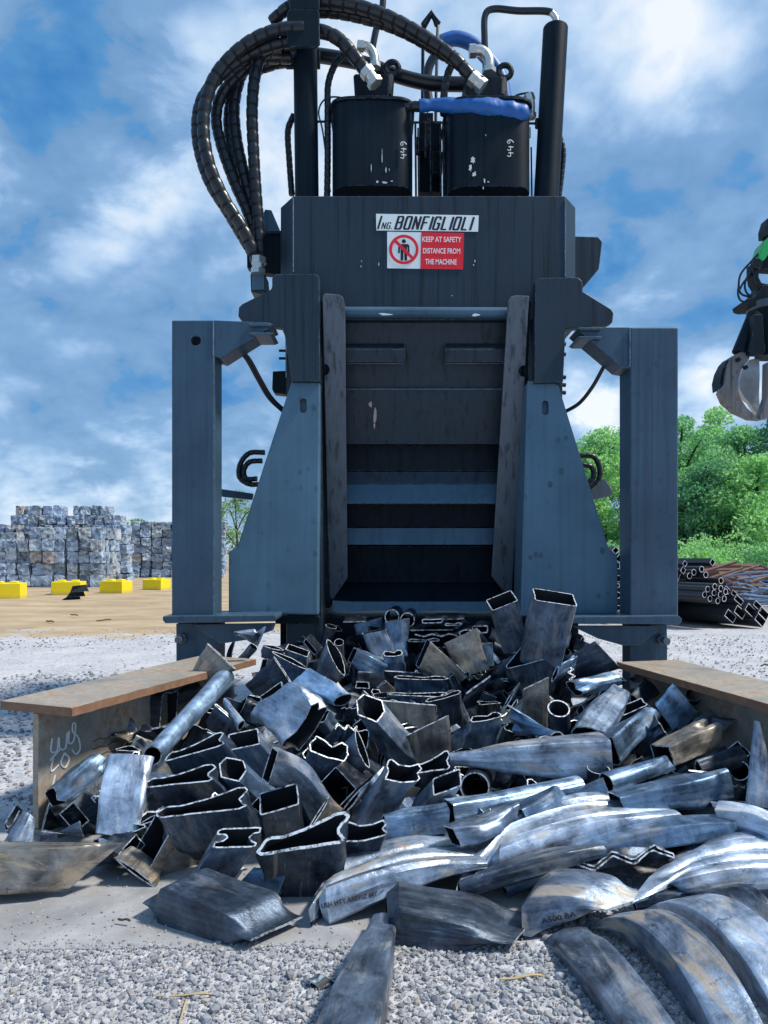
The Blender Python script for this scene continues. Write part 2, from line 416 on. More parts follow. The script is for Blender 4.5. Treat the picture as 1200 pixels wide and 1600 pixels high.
M['stone'] = stone_mat()
def stones(name, spec, seed):
    rs = np.random.RandomState(seed); T = stone_templates(); V = []; Fc = []; off = 0
    for (x0, x1, y0, y1, n, r0, r1, z0) in spec:
        for _ in range(n):
            tv, tf = T[rs.randint(len(T))]
            x, y = rs.uniform(x0, x1), rs.uniform(y0, y1)
            if y > 2.93 + .0 and y < 4.4 and -3.4 < x < .66 and z0 == 0: continue
            r = r0 + (r1 - r0) * rs.rand() ** 2.2
            a = rs.uniform(0, 6.283); ca, sa = math.cos(a), math.sin(a); tl = rs.normal(0, .35); ct, stt = math.cos(tl), math.sin(tl)
            v = tv * r
            v = np.stack([v[:, 0], v[:, 1] * ct - v[:, 2] * stt, v[:, 1] * stt + v[:, 2] * ct], 1)
            v = np.stack([v[:, 0] * ca - v[:, 1] * sa, v[:, 0] * sa + v[:, 1] * ca, v[:, 2]], 1)
            v += np.array([x, y, z0 + r * rs.uniform(.1, .55)])
            V.append(v); Fc.append(tf + off); off += len(v)
    V = np.concatenate(V); Fc = np.concatenate(Fc)
    me = bpy.data.meshes.new(name); me.from_pydata(V.tolist(), [], Fc.tolist()); me.materials.append(M['stone']); me.update()
    o = bpy.data.objects.new(name, me); COL.objects.link(o); return tag(o, kind='stuff')
stones('gravel', [(-2.1, 2.3, 2.2, 3.0, 11500, .005, .019, 0), (-2.1, 2.3, 2.2, 3.0, 350, .015, .027, 0), (-2.1, 2.3, 2.2, 3.0, 15000, .0025, .007, 0.004), (.66, 2.4, 3.0, 3.6, 1800, .008, .024, 0), (-1.9, .6, 2.92, 3.02, 900, .003, .012, .004), (-1.9, .6, 2.97, 3.25, 500, .0025, .008, .006), (-1.9, -.2, 3.2, 3.7, 160, .003, .008, .006),
                  (-4.8, -1.75, 4.3, 9.5, 4200, .010, .028, 0), (2.3, 7.5, 5, 14, 2600, .010, .024, 0), (-9, -2, 9, 15, 1500, .012, .03, 0)], 4)

# dry straws, twigs and chips of wood on the yard
M['straw'] = plain('dry_straw', (.48, .37, .20), .8, 0, .4)
M['twig'] = plain('dark_wood_chip', (.06, .045, .03), .85, 0, .5)
def flat_debris(name, px0, px1, rad, mat, label, cat, lift=.006, group=None):
    def g(p):
        Y = (EYE - lift) * F / (p[1] - HZ); return pt(p[0], p[1], Y)
    a, b = g(px0), g(px1); L = (b - a).length; sd_ = (b - a).cross(Vector((0, 0, 1))).normalized() * L * .012
    mb = MB(); mb.tube(smooth_path([a, a.lerp(b, .35) + sd_, a.lerp(b, .7) - sd_ * .5 + Vector((0, 0, rad)), b], 4), [rad * .6] + [rad] * 11 + [rad * .5], 6)
    return tag(mb.build(name, mat, smooth=True), label, cat, group)
GRP = 'loose straw and twigs on the ground'
flat_debris('straw', (243, 1556), (340, 1554), .0042, M['straw'], 'yellow dry straw lying flat on the foreground gravel, the longest one', 'straw', .012, GRP)
flat_debris('straw', (292, 1562), (280, 1600), .004, M['straw'], 'short yellow straw pointing toward the bottom edge of the gravel', 'straw', .012, GRP)
flat_debris('straw', (780, 1530), (850, 1524), .005, M['straw'], 'pale flat straw on gravel left of the curved plates', 'straw', .012, GRP)
flat_debris('twig', (184, 1436), (204, 1439), .005, M['twig'], 'thin dark twig lying on the concrete paving', 'twig', .028, GRP)
flat_debris('twig', (150, 970), (174, 968), .012, M['twig'], 'dark stick lying on the tan dirt left of the tall post', 'twig', .03, GRP)
flat_debris('wood_chip', (72, 970), (84, 972), .016, M['twig'], 'small dark chip on the tan dirt near the left edge', 'debris', .03, GRP)
flat_debris('wood_chip', (110, 960), (122, 962), .014, M['twig'], 'tiny dark chip on the tan dirt below the curved black sheet', 'debris', .03, GRP)
# ------------------------------------------------------------------ the shear press
YB = 6.5
press = empty('scrap_press', (pt(665, 860, YB).x, YB, 0), 'tall charcoal and blue scrap press with black hoses on top and a steel chute', 'scrap press')
def X(px, Y): return (px - 600) * Y / F
def Z(py, Y): return EYE - (py - HZ) * Y / F
def plan_body(name, plan, z0, z1, mat, bev=.008):
    mb = MB(); mb.prism([(x, y, z0) for x, y in plan], (0, 0, z1 - z0)); return bevelled(mb.build(name, mat, press), bev)

# housing: chamfered tower, recessed chute below
z_top = Z(306, YB)
plan_body('housing', [(X(438, 6.7), 6.72), (X(458, YB), YB), (X(883, YB), YB), (X(900, 6.7), 6.72), (X(900, 6.7), 8.6), (X(438, 6.7), 8.6)], Z(500, YB), z_top, M['box_paint'])
plan_body('cheek_plate', [(X(447, YB), YB + .02), (X(503, YB), YB + .02), (X(503, YB), 8.55), (X(447, YB), 8.55)], .35, Z(500, YB) - .003, M['box_paint'])
plan_body('cheek_plate', [(X(826, YB), YB + .02), (X(880, YB), YB + .02), (X(880, YB), 8.55), (X(826, YB), 8.55)], .35, Z(500, YB) - .003, M['box_paint'])
# back plate of the chute, leaning away downwards: three panels with steps between
def lean(py): return 6.56 + (py - 490) / 455 * .68
def strip(name, x0a, x1a, ya, x0b, x1b, yb, da, db, th, mat, bev=.004):
    P = [pt(x0a, ya, lean(ya) + da), pt(x1a, ya, lean(ya) + da), pt(x1b, yb, lean(yb) + db), pt(x0b, yb, lean(yb) + db)]
    mb = MB(); mb.prism(P, (0, th, 0)); return bevelled(mb.build(name, mat, press), bev)
strip('chute_panel', 505, 826, 499, 505, 822, 607, 0, 0, .05, M['box_paint'])
strip('chute_panel', 512, 820, 608, 515, 812, 694, -.05, -.03, .05, M['box_paint'])
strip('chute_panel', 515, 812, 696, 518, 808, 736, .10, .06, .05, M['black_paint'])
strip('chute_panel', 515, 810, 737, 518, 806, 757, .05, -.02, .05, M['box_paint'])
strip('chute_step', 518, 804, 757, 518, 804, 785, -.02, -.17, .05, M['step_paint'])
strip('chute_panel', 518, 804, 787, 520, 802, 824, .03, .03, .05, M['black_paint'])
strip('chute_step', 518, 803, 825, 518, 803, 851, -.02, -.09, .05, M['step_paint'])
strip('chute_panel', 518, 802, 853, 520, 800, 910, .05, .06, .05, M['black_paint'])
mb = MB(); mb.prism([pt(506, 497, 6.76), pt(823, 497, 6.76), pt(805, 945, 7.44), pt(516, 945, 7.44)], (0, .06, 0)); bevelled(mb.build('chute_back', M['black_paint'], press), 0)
# chute floor and its rolled lip
P = [pt(518, 905, 7.35), pt(795, 905, 7.35), pt(781, 941, 6.9), pt(524, 941, 6.9)]
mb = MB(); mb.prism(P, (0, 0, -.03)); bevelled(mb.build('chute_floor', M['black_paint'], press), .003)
mb = MB()
xs_ = np.linspace(519, 783, 24); top = []; bot = []
for i, x in enumerate(xs_):
    u = i / 23.0
    edge_ = 6 * max(0, (abs(u - .5) - .34) / .16) ** 2
    top.append(pt(x, 940 - edge_ * .3, 6.885)); bot.append(pt(x, 955 - edge_ * .2 + 1.2 * math.sin(u * 17), 6.84))
mb.prism(top + bot[::-1], (0, .05, 0)); bevelled(mb.build('chute_lip', M['step_paint'], press), .006)
# round cross bar and the two stiffeners
mb = MB(); mb.tube([pt(535, 488, 6.43), pt(800, 489, 6.43)], .047, 24); cb = mb.build('cross_bar', M['step_paint'], press, True)
for a, b in ((538, 632), (696, 790)):
    Yp = 6.60
    prof = [pt(a, 536, Yp - .06), pt(b, 536, Yp - .06), pt(b - 2, 544, Yp - .10), pt(a + 2, 544, Yp - .10)]
    mb = MB(); mb.prism([pt(a, 537, Yp), pt(a, 546, Yp - .09), pt(a, 566, Yp - .06), pt(a, 566, Yp + .03), pt(a, 537, Yp + .03)], pt(b, 537, Yp) - pt(a, 537, Yp))
    bevelled(mb.build('stiffener_bar', M['box_paint'], press), .004)
# guide rails: flat bar with a rounded top corner and a bolt notch, leaning back
def rail(pix, thv, notch):
    mb = MB(); mb.prism([pt(*p) for p in pix], thv); o = bevelled(mb.build('guide_rail', M['rail_steel'], press), .006)
    nb = MB(); c = pt(*notch); nb.tube([c + Vector((0, -.2, 0)), c + Vector((0, .3, 0))], .048, 20); cut(o, nb); return o
rail([(504, 462, 6.28), (508, 458, 6.28), (530, 460, 6.28), (536, 464, 6.28), (539, 474, 6.29), (543, 903, 6.93), (519, 938, 6.98), (514, 930, 6.97)], (0, .03, 0), (507, 578, 6.45))
rail([(794, 470, 6.29), (798, 463, 6.28), (806, 461, 6.28), (827, 462, 6.28), (800, 929, 6.97), (790, 929, 6.97), (768, 900, 6.93)], (0, .03, 0), (818, 580, 6.45))
for px in (500, 824):   # return flanges behind the rails
    plate('rail_flange', [(px, 470, 6.44), (px + 6, 470, 6.44), (px + (16 if px < 600 else -14), 950, 6.95), (px + (10 if px < 600 else -20), 950, 6.95)], 0, .3, M['black_paint'], press, .003)

# side wings
def slot_cutter(px, py, Y, w=.030, h=.055):
    mb = MB(); c = pt(px, py, Y); poly = []
    for k in range(24):
        a = 2 * math.pi * k / 24; poly.append(c + Vector((w * math.cos(a), -.2, w * math.sin(a) + (h if math.sin(a) > 0 else -h) * .6)))
    mb.prism(poly, (0, .26, 0)); return mb
YW = 6.36
wl = plate('side_wing', [(456, 594), (461, 591), (496, 593), (500, 598), (497, 961), (357, 957), (357, 862), (371, 853)], YW, .36, M['wing_paint'], press, .012, [slot_cutter(474, 634, YW)])
wr = plate('side_wing', [(823, 599), (827, 596), (866, 597), (873, 602), (952, 858), (965, 867), (966, 954), (962, 959), (813, 963)], YW, .36, M['wing_paint'], press, .012, [slot_cutter(852, 637, YW)])
for wg, px, py in ((wl, 474, 634), (wr, 852, 637)):
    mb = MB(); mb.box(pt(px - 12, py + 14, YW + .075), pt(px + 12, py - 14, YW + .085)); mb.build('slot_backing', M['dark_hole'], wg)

# clamp brackets at the shoulders
plate('shoulder_bracket', [(425, 434), (430, 428), (494, 428), (499, 433), (500, 596), (456, 596), (443, 512), (392, 506), (377, 500), (372, 494), (373, 480), (378, 475), (423, 452), (425, 448)], 6.30, .09, M['box_paint'], press, .008)
plate('shoulder_bracket', [(836, 440), (841, 434), (903, 433), (910, 439), (911, 455), (955, 483), (959, 489), (957, 504), (948, 508), (905, 512), (884, 514), (880, 597), (835, 598)], 6.30, .09, M['box_paint'], press, .008)
plate('rear_flange', [(899, 369), (935, 370), (941, 378), (936, 420), (914, 446), (890, 470), (880, 470), (880, 369)], 7.0, .08, M['box_paint'], press)
plate('rear_flange', [(385, 368), (390, 362), (440, 360), (440, 430), (400, 425), (386, 418)], 7.1, .1, M['black_paint'], press)
plate('junction_box', [(411, 334), (414, 327), (424, 328), (438, 361), (411, 361)], 7.05, .2, M['step_paint'], press)
mf = plate('manifold_block', [(391, 428), (414, 427), (416, 454), (410, 460), (392, 456)], 6.75, .22, M['box_paint'], press)
plate('cover_panel', [(394, 430), (412, 429.5), (413, 452), (394, 453)], 6.742, .006, M['wing_paint'], mf, .001)
plate('hose_block', [(426, 580), (447, 579), (450, 612), (446, 616), (428, 614), (425, 608)], 6.7, .12, M['black_paint'], press)
for p in ((436, 548), (436, 560)):
    mb = MB(); mb.tube([pt(p[0], p[1], 6.6), pt(p[0] + 14, p[1], 6.6)], .012, 8); mb.build('pipe_stub', M['black_paint'], press, True)
for py in (520, 536, 552, 588, 600, 612):
    mb = MB(); mb.tube([pt(872, py, 6.62), pt(884, py + 2, 6.62)], .018, 8); mb.build('hinge_lug', M['black_paint'], press, True)
plate('tread_plate', [(918, 752), (945, 748), (957, 766), (955, 775), (926, 781)], 7.3, .3, M['rail_steel'], press)
plate('tie_bar', [(346, 764), (395, 771), (393, 781), (346, 776)], 7.1, .06, M['post_paint'], press)

# the two outer support legs
YL = 6.1
def leg(xa, xb, ytop, side):
    # side: -1 left, +1 right; xa..xb front face of the column
    col = MB(); col.box((X(xa, YL), YL, Z(966, YL)), (X(xb, YL), YL + .29, Z(ytop, YL)))
    o = bevelled(col.build('support_leg', M['post_paint'], press), .014, 3)
    if side < 0:
        hole = MB(); c = pt(306, 532, YL); hole.tube([c + Vector((0, -.2, 0)), c + Vector((0, .06, 0))], .042, 24); cut(o, hole)
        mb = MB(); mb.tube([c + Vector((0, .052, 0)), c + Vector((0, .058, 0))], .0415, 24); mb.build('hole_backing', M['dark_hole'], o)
        plate('top_arm', [(332.5, ytop), (420, 503.5), (427, 508), (345, 560), (332.5, 556)], YL + .006, .27, M['post_paint'], o, .008)
        for yy in (505, 519):
            plate('clamp_lip', [(388, yy), (422, yy), (428, yy + 1.5), (422, yy + 4.5), (392, yy + 4.5)], YL - .03, .3, M['post_paint'], o, .006)
        plate('base_plate', [(254, 963), (430, 961), (432, 966), (430, 971), (258, 974), (254, 969)], 6.0, .52, M['post_paint'], o, .006)
        plate('lower_leg', [(275, 974.5), (344, 974.5), (344, 1012), (340, 1215), (276, 1215)], YL + .04, .2, M['post_paint'], o, .006)
        plate('gusset', [(300, 976), (430, 974), (426, 985), (385, 1000), (344, 1006)], YL - .012, .05, M['post_paint'], o, .004)
        bc = pt(285, 997, YL + .03)
    else:
        plate('top_arm', [(985, ytop), (908, 511), (902, 515), (972, 574), (985, 576)], YL + .006, .27, M['post_paint'], o, .008)
        for yy in (511, 525):
            plate('clamp_lip', [(942, yy), (908, yy), (902, yy + 1.5), (908, yy + 4.5), (938, yy + 4.5)], YL - .03, .3, M['post_paint'], o, .006)
        plate('base_plate', [(886, 964), (1060, 962), (1066, 967), (1065, 973), (1060, 976), (888, 974)], 6.0, .52, M['post_paint'], o, .006)
        plate('lower_leg', [(984, 976.5), (1042, 976.5), (1043, 1000), (1042, 1215), (984, 1215)], YL + .04, .2, M['post_paint'], o, .006)
        plate('gusset', [(893, 978), (1020, 978), (1030, 985), (1000, 1008), (975, 1009), (935, 998)], YL - .012, .05, M['post_paint'], o, .004)
        bc = pt(1033, 999, YL + .03)
    mb = MB(); mb.tube([bc, bc + Vector((0, -.05, 0))], .045, 6); mb.tube([bc + Vector((0, -.05, 0)), bc + Vector((0, -.13, 0))], .03, 18)
    bevelled(mb.build('bolt', M['rail_steel'], o), .003)
    return o
leg(268, 335, 500, -1); leg(985, 1060, 511, 1)
# frame under the chute
mb = MB(); mb.box((X(440, 7), 6.9, .3), (X(900, 7), 8.5, Z(962, 7))); bevelled(mb.build('chassis', M['black_paint'], press), .01)
plate('chassis_beam', [(430, 962), (500, 962), (500, 975), (430, 975)], 6.5, .3, M['black_paint'], press)
for sx in (470, 900):
    mb = MB(); mb.box((X(sx, 7.6) - .25, 7.4, 0), (X(sx, 7.6) + .25, 7.9, .32)); bevelled(mb.build('foot', M['black_paint'], press), .02)

def weld(pix, Y, par=None):
    P = resample([pt(p[0], p[1], p[2] if len(p) > 2 else Y) for p in pix], .012)
    mb = MB(); mb.tube(P, [.0055 + .002 * (i % 2) + .0015 * noise.noise(Vector((i * .9, 0, 0))) for i in range(len(P))], 6); mb.build('weld_bead', M['step_paint'], par or press, True)
for pts_, yy in ((((333, 502), (333, 555)), YL - .002), (((984, 513), (984, 573)), YL - .002), (((269, 964), (335, 964)), YL - .002), (((985, 965), (1060, 965)), YL - .002), (((300, 978), (344, 1004)), YL + .036), (((457, 594), (499, 594)), YW - .03), (((824, 597), (868, 597)), YW - .03), (((447, 514), (447, 590)), 6.51), (((458, 310), (458, 425)), YB - .001), (((883, 312), (883, 432)), YB - .001), (((540, 568, 6.60), (632, 568, 6.60)), 0), (((696, 568, 6.6), (788, 568, 6.6)), 0), (((515, 608, lean(608) - .052), (810, 608, lean(608) - .052)), 0), (((518, 786, lean(786) - .17), (803, 786, lean(786) - .17)), 0)):
    weld(pts_, yy)
# ---- hydraulic cylinders on the roof
def can(cx_, half, ytop, ybot, Y):
    r = half * Y / F
    n = 40; mb = MB(); c = pt(cx_, 0, Y)
    ring = lambda rr, z: [(c.x + rr * (abs(math.cos(a)) ** .42) * (1 if math.cos(a) > 0 else -1), Y + rr * (abs(math.sin(a)) ** .42) * (1 if math.sin(a) > 0 else -1), z) for a in [2 * math.pi * k / n for k in range(n)]]
    z0, z1 = Z(ybot, Y) - .1, Z(ytop, Y)
    mb.prism(ring(r, z0), (0, 0, z1 - z0)); o = mb.build('hydraulic_cylinder', M['black_paint'], press); bevelled(o, .01)
    f = MB(); f.prism(ring(r * 1.06, z1), (0, 0, .025)); bevelled(f.build('flange', M['black_paint'], o), .003)
    return o, c, r, z1
can1, c1, r1, zt1 = can(582, 61, 193, 304, 7.1)
can2, c2, r2, zt2 = can(758, 63, 194, 306, 7.1)
def head(o, cx_, x0, x1, y0, y1, Y, eye):
    plate('head_block', [(x0, y0 + 3), (x0 + 3, y0), (x1 - 3, y0), (x1, y0 + 3), (x1 - 3, y1), (x0 + 3, y1)], Y - .2, .4, M['black_paint'], o, .01)
    ly = MB(); a = pt(eye[0], eye[1], Y)
    ring = [a + Vector((.062 * math.cos(t), 0, .062 * math.sin(t))) for t in [2 * math.pi * k / 24 for k in range(25)]]
    ly.tube(ring, .027, 8); ly.tube([pt(eye[0] - 3, eye[1] + 12, Y), pt(x1 - 6, y1 - 6, Y)], [.04, .07], 8)
    ly.build('lifting_eye', M['black_paint'], o, True)
    for bx in (x0 - 4, x0 + 14, x1 - 12, x1 + 6):
        b = MB(); p = pt(bx, y1 + 33, Y - .2); b.tube([p, p + Vector((0, 0, .05))], .022, 6); b.build('bolt', M['black_paint'], o)
head(can1, 582, 552, 609, 115, 156, 7.1, (613, 107))
head(can2, 758, 726, 786, 118, 157, 7.1, (789, 112))
for o, a, b, y0, y1 in ((can1, 560, 606, 156, 189), (can2, 735, 782, 157, 190)):
    mb = MB(); c = pt((a + b) / 2, y1, 7.1); mb.tube([c, Vector((c.x, c.y, Z(y0, 7.1)))], (b - a) / 2 * 7.1 / F, 28); bevelled(mb.build('neck', M['black_paint'], o), .005)
# paint scuffs and chalk numbers on the cylinders
def chalk_num(o, c, r, px, py, Y, name='chalk_mark'):
    mb = MB(); org = pt(px, py, Y); dx = org.x - c.x
    ysurf = c.y - r * (max(0, 1 - (abs(dx) / r) ** (2 / .42))) ** (.21) - .03
    org = pt(px, py, ysurf)
    # reads upwards, turned a quarter: 4 4 9
    up, rt = Vector((-1, 0, 0)), Vector((0, 0, 1)); s = .052
    for k, g in enumerate(([[(0, 1), (-.1, .45), (.65, .45)], [(.5, .8), (.45, -.05)]], [[(0, 1), (-.1, .45), (.65, .45)], [(.5, .8), (.45, -.05)]], [[(.6, .75), (.3, 1), (.05, .75), (.3, .5), (.6, .75), (.6, .3), (.2, -.1)]])):
        for st_ in g: stroke(mb, [((x + k * 1.05 - 1.5) * s, (y - .5) * s) for x, y in st_], rt, up, org, .0042)
    mb.build(name, M['chalk'], o, True)
chalk_num(can1, c1, r1, 630, 233, 7.1); chalk_num(can2, c2, r2, 797, 230, 7.1)
def scuff(o, c, r, marks):
    for px, py, w_, h_, seed in marks:
        mb = MB(); rs = random.Random(seed); dx = pt(px, py, 7.0).x - c.x
        ys = c.y - r * (max(0, 1 - (abs(dx) / r) ** (2 / .42))) ** .21 - .003
        poly = []
        for k in range(14):
            a = 2 * math.pi * k / 14; rr = rs.uniform(.45, 1.1)
            poly.append(pt(px + w_ * rr * math.cos(a), py + h_ * rr * math.sin(a), ys))
        mb.prism(poly, (0, .002, 0)); mb.build('paint_scuff', M['chalk'], o)
scuff(can1, c1, r1, [(597, 244, .7, 14, 1), (580, 262, .6, 8, 2), (603, 266, 1.2, 5, 3), (590, 284, 2.2, 3, 4), (601, 285, 5, 1.6, 5), (612, 283, 2, 1, 6), (608, 265, .6, 3, 7)])
scuff(can2, c2, r2, [(739, 250, 4, 7, 8), (735, 262, 3, 7, 9), (741, 272, 4, 4, 10), (757, 282, 1.5, 5, 11), (755, 294, 1, 3, 12), (759, 211, .7, 2, 13), (763, 284, 2, 1.2, 14)])
# pale steel strips added to stand in for the cylinders' bright vertical highlights
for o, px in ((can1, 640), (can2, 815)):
    plate('highlight_strip', [(px, 196), (px + 4.5, 196), (px + 4.5, 312), (px, 312)], 6.93, .05, M['rail_steel'], o, .002)

# ---- mast, clamp plates, accumulator
YM = 6.95
mb = MB(); a = pt(480, 320, YM); mb.tube([Vector((a.x, a.y, z_top - .02)), Vector((a.x - .02, a.y, Z(60, YM)))], 18.5 * YM / F, 28); mast = mb.build('mast', M['black_paint'], press, True)
plate('clamp_plate', [(451, 14), (497, 14), (499, 20), (500, 68), (494, 74), (455, 73), (448, 66), (448, 20)], YM - .36, .03, M['black_paint'], mast, .01)
plate('clamp_plate', [(452, -40), (499, -40), (499, 14), (452, 14)], YM - .33, .03, M['black_paint'], mast, .008)
plate('clamp_plate', [(446, 76), (500, 76), (500, 104), (446, 104)], YM + .12, .05, M['black_paint'], mast, .008)
mb = MB(); mb.tube([pt(485, 40, YM - .3), pt(485, 40, YM + .1)], .03, 10); mb.build('clamp_stud', M['black_paint'], mast, True)
YA = 6.9
mb = MB(); mb.tube([pt(853, 320, YA), pt(868, 44, YA)], 19.2 * YA / F, 32); acc = bevelled(mb.build('accumulator', M['black_paint'], press), .008)
mb = MB(); p = pt(868.5, 43, YA); mb.tube([p, p + Vector((0, 0, .05))], .022, 10); mb.build('fitting', M['rail_steel'], acc, True)
# slim yoke standing behind
mb = MB(); mb.tube([pt(659, 300, 7.8), pt(661, 41, 7.8), pt(674, 20, 7.8), pt(684, 38, 7.8), pt(681, 160, 7.8), pt(680, 300, 7.8)], .018, 6)
mb.tube([pt(662, 40, 7.8), pt(674, 22, 7.8), pt(684, 38, 7.8)], .04, 6); mb.build('lifting_yoke', M['black_paint'], press, True)
# valve gear between and beside the cylinders
gear = MB()
gear.box(pt(655, 300, 7.4), pt(686, 215, 7.7)); gear.box(pt(651, 235, 7.3), pt(668, 222, 7.4)); gear.box(pt(676, 270, 7.2), pt(690, 245, 7.3)); gear.box(pt(655, 200, 7.5), pt(676, 185, 7.6))
bevelled(gear.build('valve_block', M['black_paint'], press), .004)
for px, y0, y1, rr in ((649, 190, 300, .010), (653, 200, 300, .007), (664, 190, 240, .012), (672, 185, 300, .008), (688, 200, 300, .010), (693, 190, 300, .014), (668, 175, 215, .006), (822, 198, 304, .018), (830, 230, 304, .008)):
    mb = MB(); mb.tube([pt(px, y0, 7.0), pt(px + 1, y1 + 6, 7.0)], rr, 8); mb.build('pipe', M['black_paint'], press, True)
mb = MB(); mb.tube([pt(495, 190, 6.95), pt(842, 193, 6.95)], .011, 8); mb.build('cable_rail', M['black_paint'], press, True)
for bx in (815, 840):
    mb = MB(); mb.tube([pt(bx, 200, 6.93), pt(bx, 186, 6.93)], .025, 6); mb.build('bolt', M['black_paint'], press)

# ---- hoses
def hose(pix, rpx, Y=6.85, wrap=True, mat='rubber', name='hydraulic_hose', par=None, step=None):
    P = [pt(p[0], p[1], p[2] if len(p) > 2 else Y) for p in pix]
    r = rpx * Y / F; st_ = r * .42 if wrap else r * .8
    Q = resample(smooth_path(P, 12), st_); rad = []; mats = []
    for i in range(len(Q)):
        rad.append(r * (1.03 - .012 * (i % 5)) if i % 5 else r * .90) if wrap else rad.append(r)
    mb = MB(); mb.tube(Q, rad, 12)
    mb.m = [1 if (wrap and k < (len(Q) - 1) * 12 and ((k // 12) % 5 == 4)) else 0 for k in range(len(mb.f))]
    return mb.build(name, [M[mat], M['groove']], par or press, True, 50)
hose([(476, 44, 6.62), (440, 46, 6.62), (400, 60, 6.62), (362, 88, 6.6), (332, 128, 6.6), (318, 185, 6.6), (325, 250, 6.6), (350, 310, 6.65), (382, 362, 6.7), (401, 408, 6.75)], 9.6)
hose([(476, 62, 6.7), (430, 70, 6.7), (385, 88, 6.72), (345, 118, 6.72), (314, 158, 6.72), (308, 215, 6.72), (325, 280, 6.72), (358, 335, 6.75), (392, 392, 6.8)], 8.6)
hose([(476, 66, 6.8), (425, 78, 6.85), (384, 108, 6.85), (350, 142, 6.85), (338, 180, 6.85), (345, 225, 6.85), (366, 285, 6.85), (388, 335, 6.85), (402, 385, 6.85)], 8.6)
hose([(455, 90, 6.9), (400, 92, 6.9), (379, 112, 6.9), (366, 160, 6.9), (369, 215, 6.9), (382, 275, 6.9), (396, 330, 6.9), (405, 400, 6.85)], 9.4)
hose([(440, 80, 6.8), (411, 84, 6.8), (399, 115, 6.8), (394, 170, 6.8), (396, 235, 6.8), (400, 300, 6.8), (404, 350, 6.8), (408, 412, 6.78)], 9.2)
hose([(360, 150, 6.95), (357, 200, 6.95), (368, 260, 6.95), (392, 320, 6.95)], 8, 6.95)
hose([(470, 92, 7.1), (430, 98, 7.1), (395, 110, 7.1)], 10, 7.1)
hose([(424, 35, 6.9), (440, 20, 6.85), (458, 6, 6.8), (476, -8, 6.8)], 9, 6.85)
hose([(476, 2, 6.8), (520, 4, 6.8), (570, 13, 6.8), (620, 33, 6.8), (670, 62, 6.8), (708, 90, 6.8), (738, 122, 6.8)], 10)
hose([(476, 18, 6.95), (530, 21, 6.95), (590, 35, 6.95), (640, 55, 6.95), (690, 84, 6.95), (704, 92, 6.95)], 8.8)
hose([(476, 48, 6.75), (505, 50, 6.72), (530, 62, 6.72), (552, 86, 6.72), (572, 112, 6.72)], 10.2)
hose([(476, 84, 7.25), (520, 90, 7.25), (570, 100, 7.25), (620, 118, 7.25), (670, 130, 7.25), (728, 132, 7.25)], 11, 7.25, False)
hose([(456, 305, 7.1), (452, 250, 7.1), (450, 205, 7.1), (459, 180, 7.1)], 5, 7.1)
hose([(511, 310, 6.9), (512, 250, 6.9), (512, 170, 6.9), (513, 130, 6.9), (524, 100, 6.9), (538, 84, 6.9)], 5.2, 6.9)
hose([(516, 300, 6.88), (505, 210, 6.88), (498, 175, 6.88), (508, 155, 6.88), (530, 152, 6.88), (548, 162, 6.88)], 1.3, 6.88, False, name='cable')
hose([(553, 176, 6.8), (560, 165, 6.8), (600, 164, 6.8), (660, 167, 6.8)], 7.8, 6.8)
hose([(599, -14, 7.2), (597, 15, 7.2), (588, 45, 7.2), (581, 80, 7.2)], 5.2, 7.2, False)
hose([(759, 105, 7.1), (757, 60, 7.1), (758, 24, 7.1), (772, 14, 7.1), (810, 17, 7.05), (856, 18, 6.95), (868, 28, 6.9), (869, 42, 6.9)], 5.2, 7.0, False)
hose([(872, 205, 7.05), (880, 235, 7.05), (878, 270, 7.05), (873, 312, 7.05)], 4.2, 7.05)
hose([(693, 180, 6.9), (694, 145, 6.9), (700, 115, 6.9), (710, 95, 6.9)], 6, 6.9)
hose([(671, 165, 7.6), (667, 130, 7.6), (672, 100, 7.6), (690, 75, 7.6)], 7, 7.6, False)
hose([(690, 66, 7.3), (712, 60, 7.3), (740, 70, 7.3), (765, 95, 7.3), (782, 122, 7.3), (790, 160, 7.3)], 11, 7.3, False, 'blue_wrap', 'blue_hose')
hose([(796, 156, 6.95), (810, 148, 6.95), (826, 145, 6.95)], 1.6, 6.95, False, name='cable')
for k, pts_ in enumerate((((414, 707), (390, 708), (376, 724), (374, 745), (388, 756), (404, 757)), ((410, 720), (390, 722), (381, 735), (385, 748), (402, 748)), ((906, 712), (926, 713), (936, 728), (936, 748), (922, 762), (908, 765)), ((908, 726), (924, 730), (927, 745), (916, 756)))):
    hose([(*p, 6.9) for p in pts_], 4.2, 6.9)
for dx in (0, 5):
    hose([(366 + dx, 543, 6.3), (384 + dx, 560, 6.4), (402 + dx, 592, 6.5), (420 + dx, 622, 6.6), (444 + dx, 645, 6.7)], 2.6, 6.5, False)
hose([(957, 552, 6.3), (944, 572, 6.4), (926, 604, 6.5), (905, 630, 6.6), (880, 645, 6.7)], 3, 6.5, False)
# blue cloth sleeve over the lower hose
P = resample(smooth_path([pt(*p) for p in ((655, 166, 6.78), (690, 164, 6.78), (730, 168, 6.76), (775, 172, 6.76), (808, 178, 6.78), (824, 184, 6.8))], 10), .018)
rad = [(9.2 + 7.0 * min(1, max(0, i / len(P) - .12) / .45) + 1.5 * noise.noise(Vector((i * .25, 0, 0)))) * 6.8 / F * (1 if i < len(P) - 4 else (len(P) - i) / 5 + .1) for i in range(len(P))]
mb = MB(); mb.tube(P, rad, 24)
for i, v in enumerate(mb.v):
    k = i // 24; mb.v[i] = P[min(k, len(P) - 1)] + (v - P[min(k, len(P) - 1)]) * (1 + .12 * noise.noise(v * 11) - .11 * abs(noise.noise(v * 24)) + .05 * noise.noise(v * 60))
mb.build('blue_sleeve', M['blue_wrap'], press, True, 60)
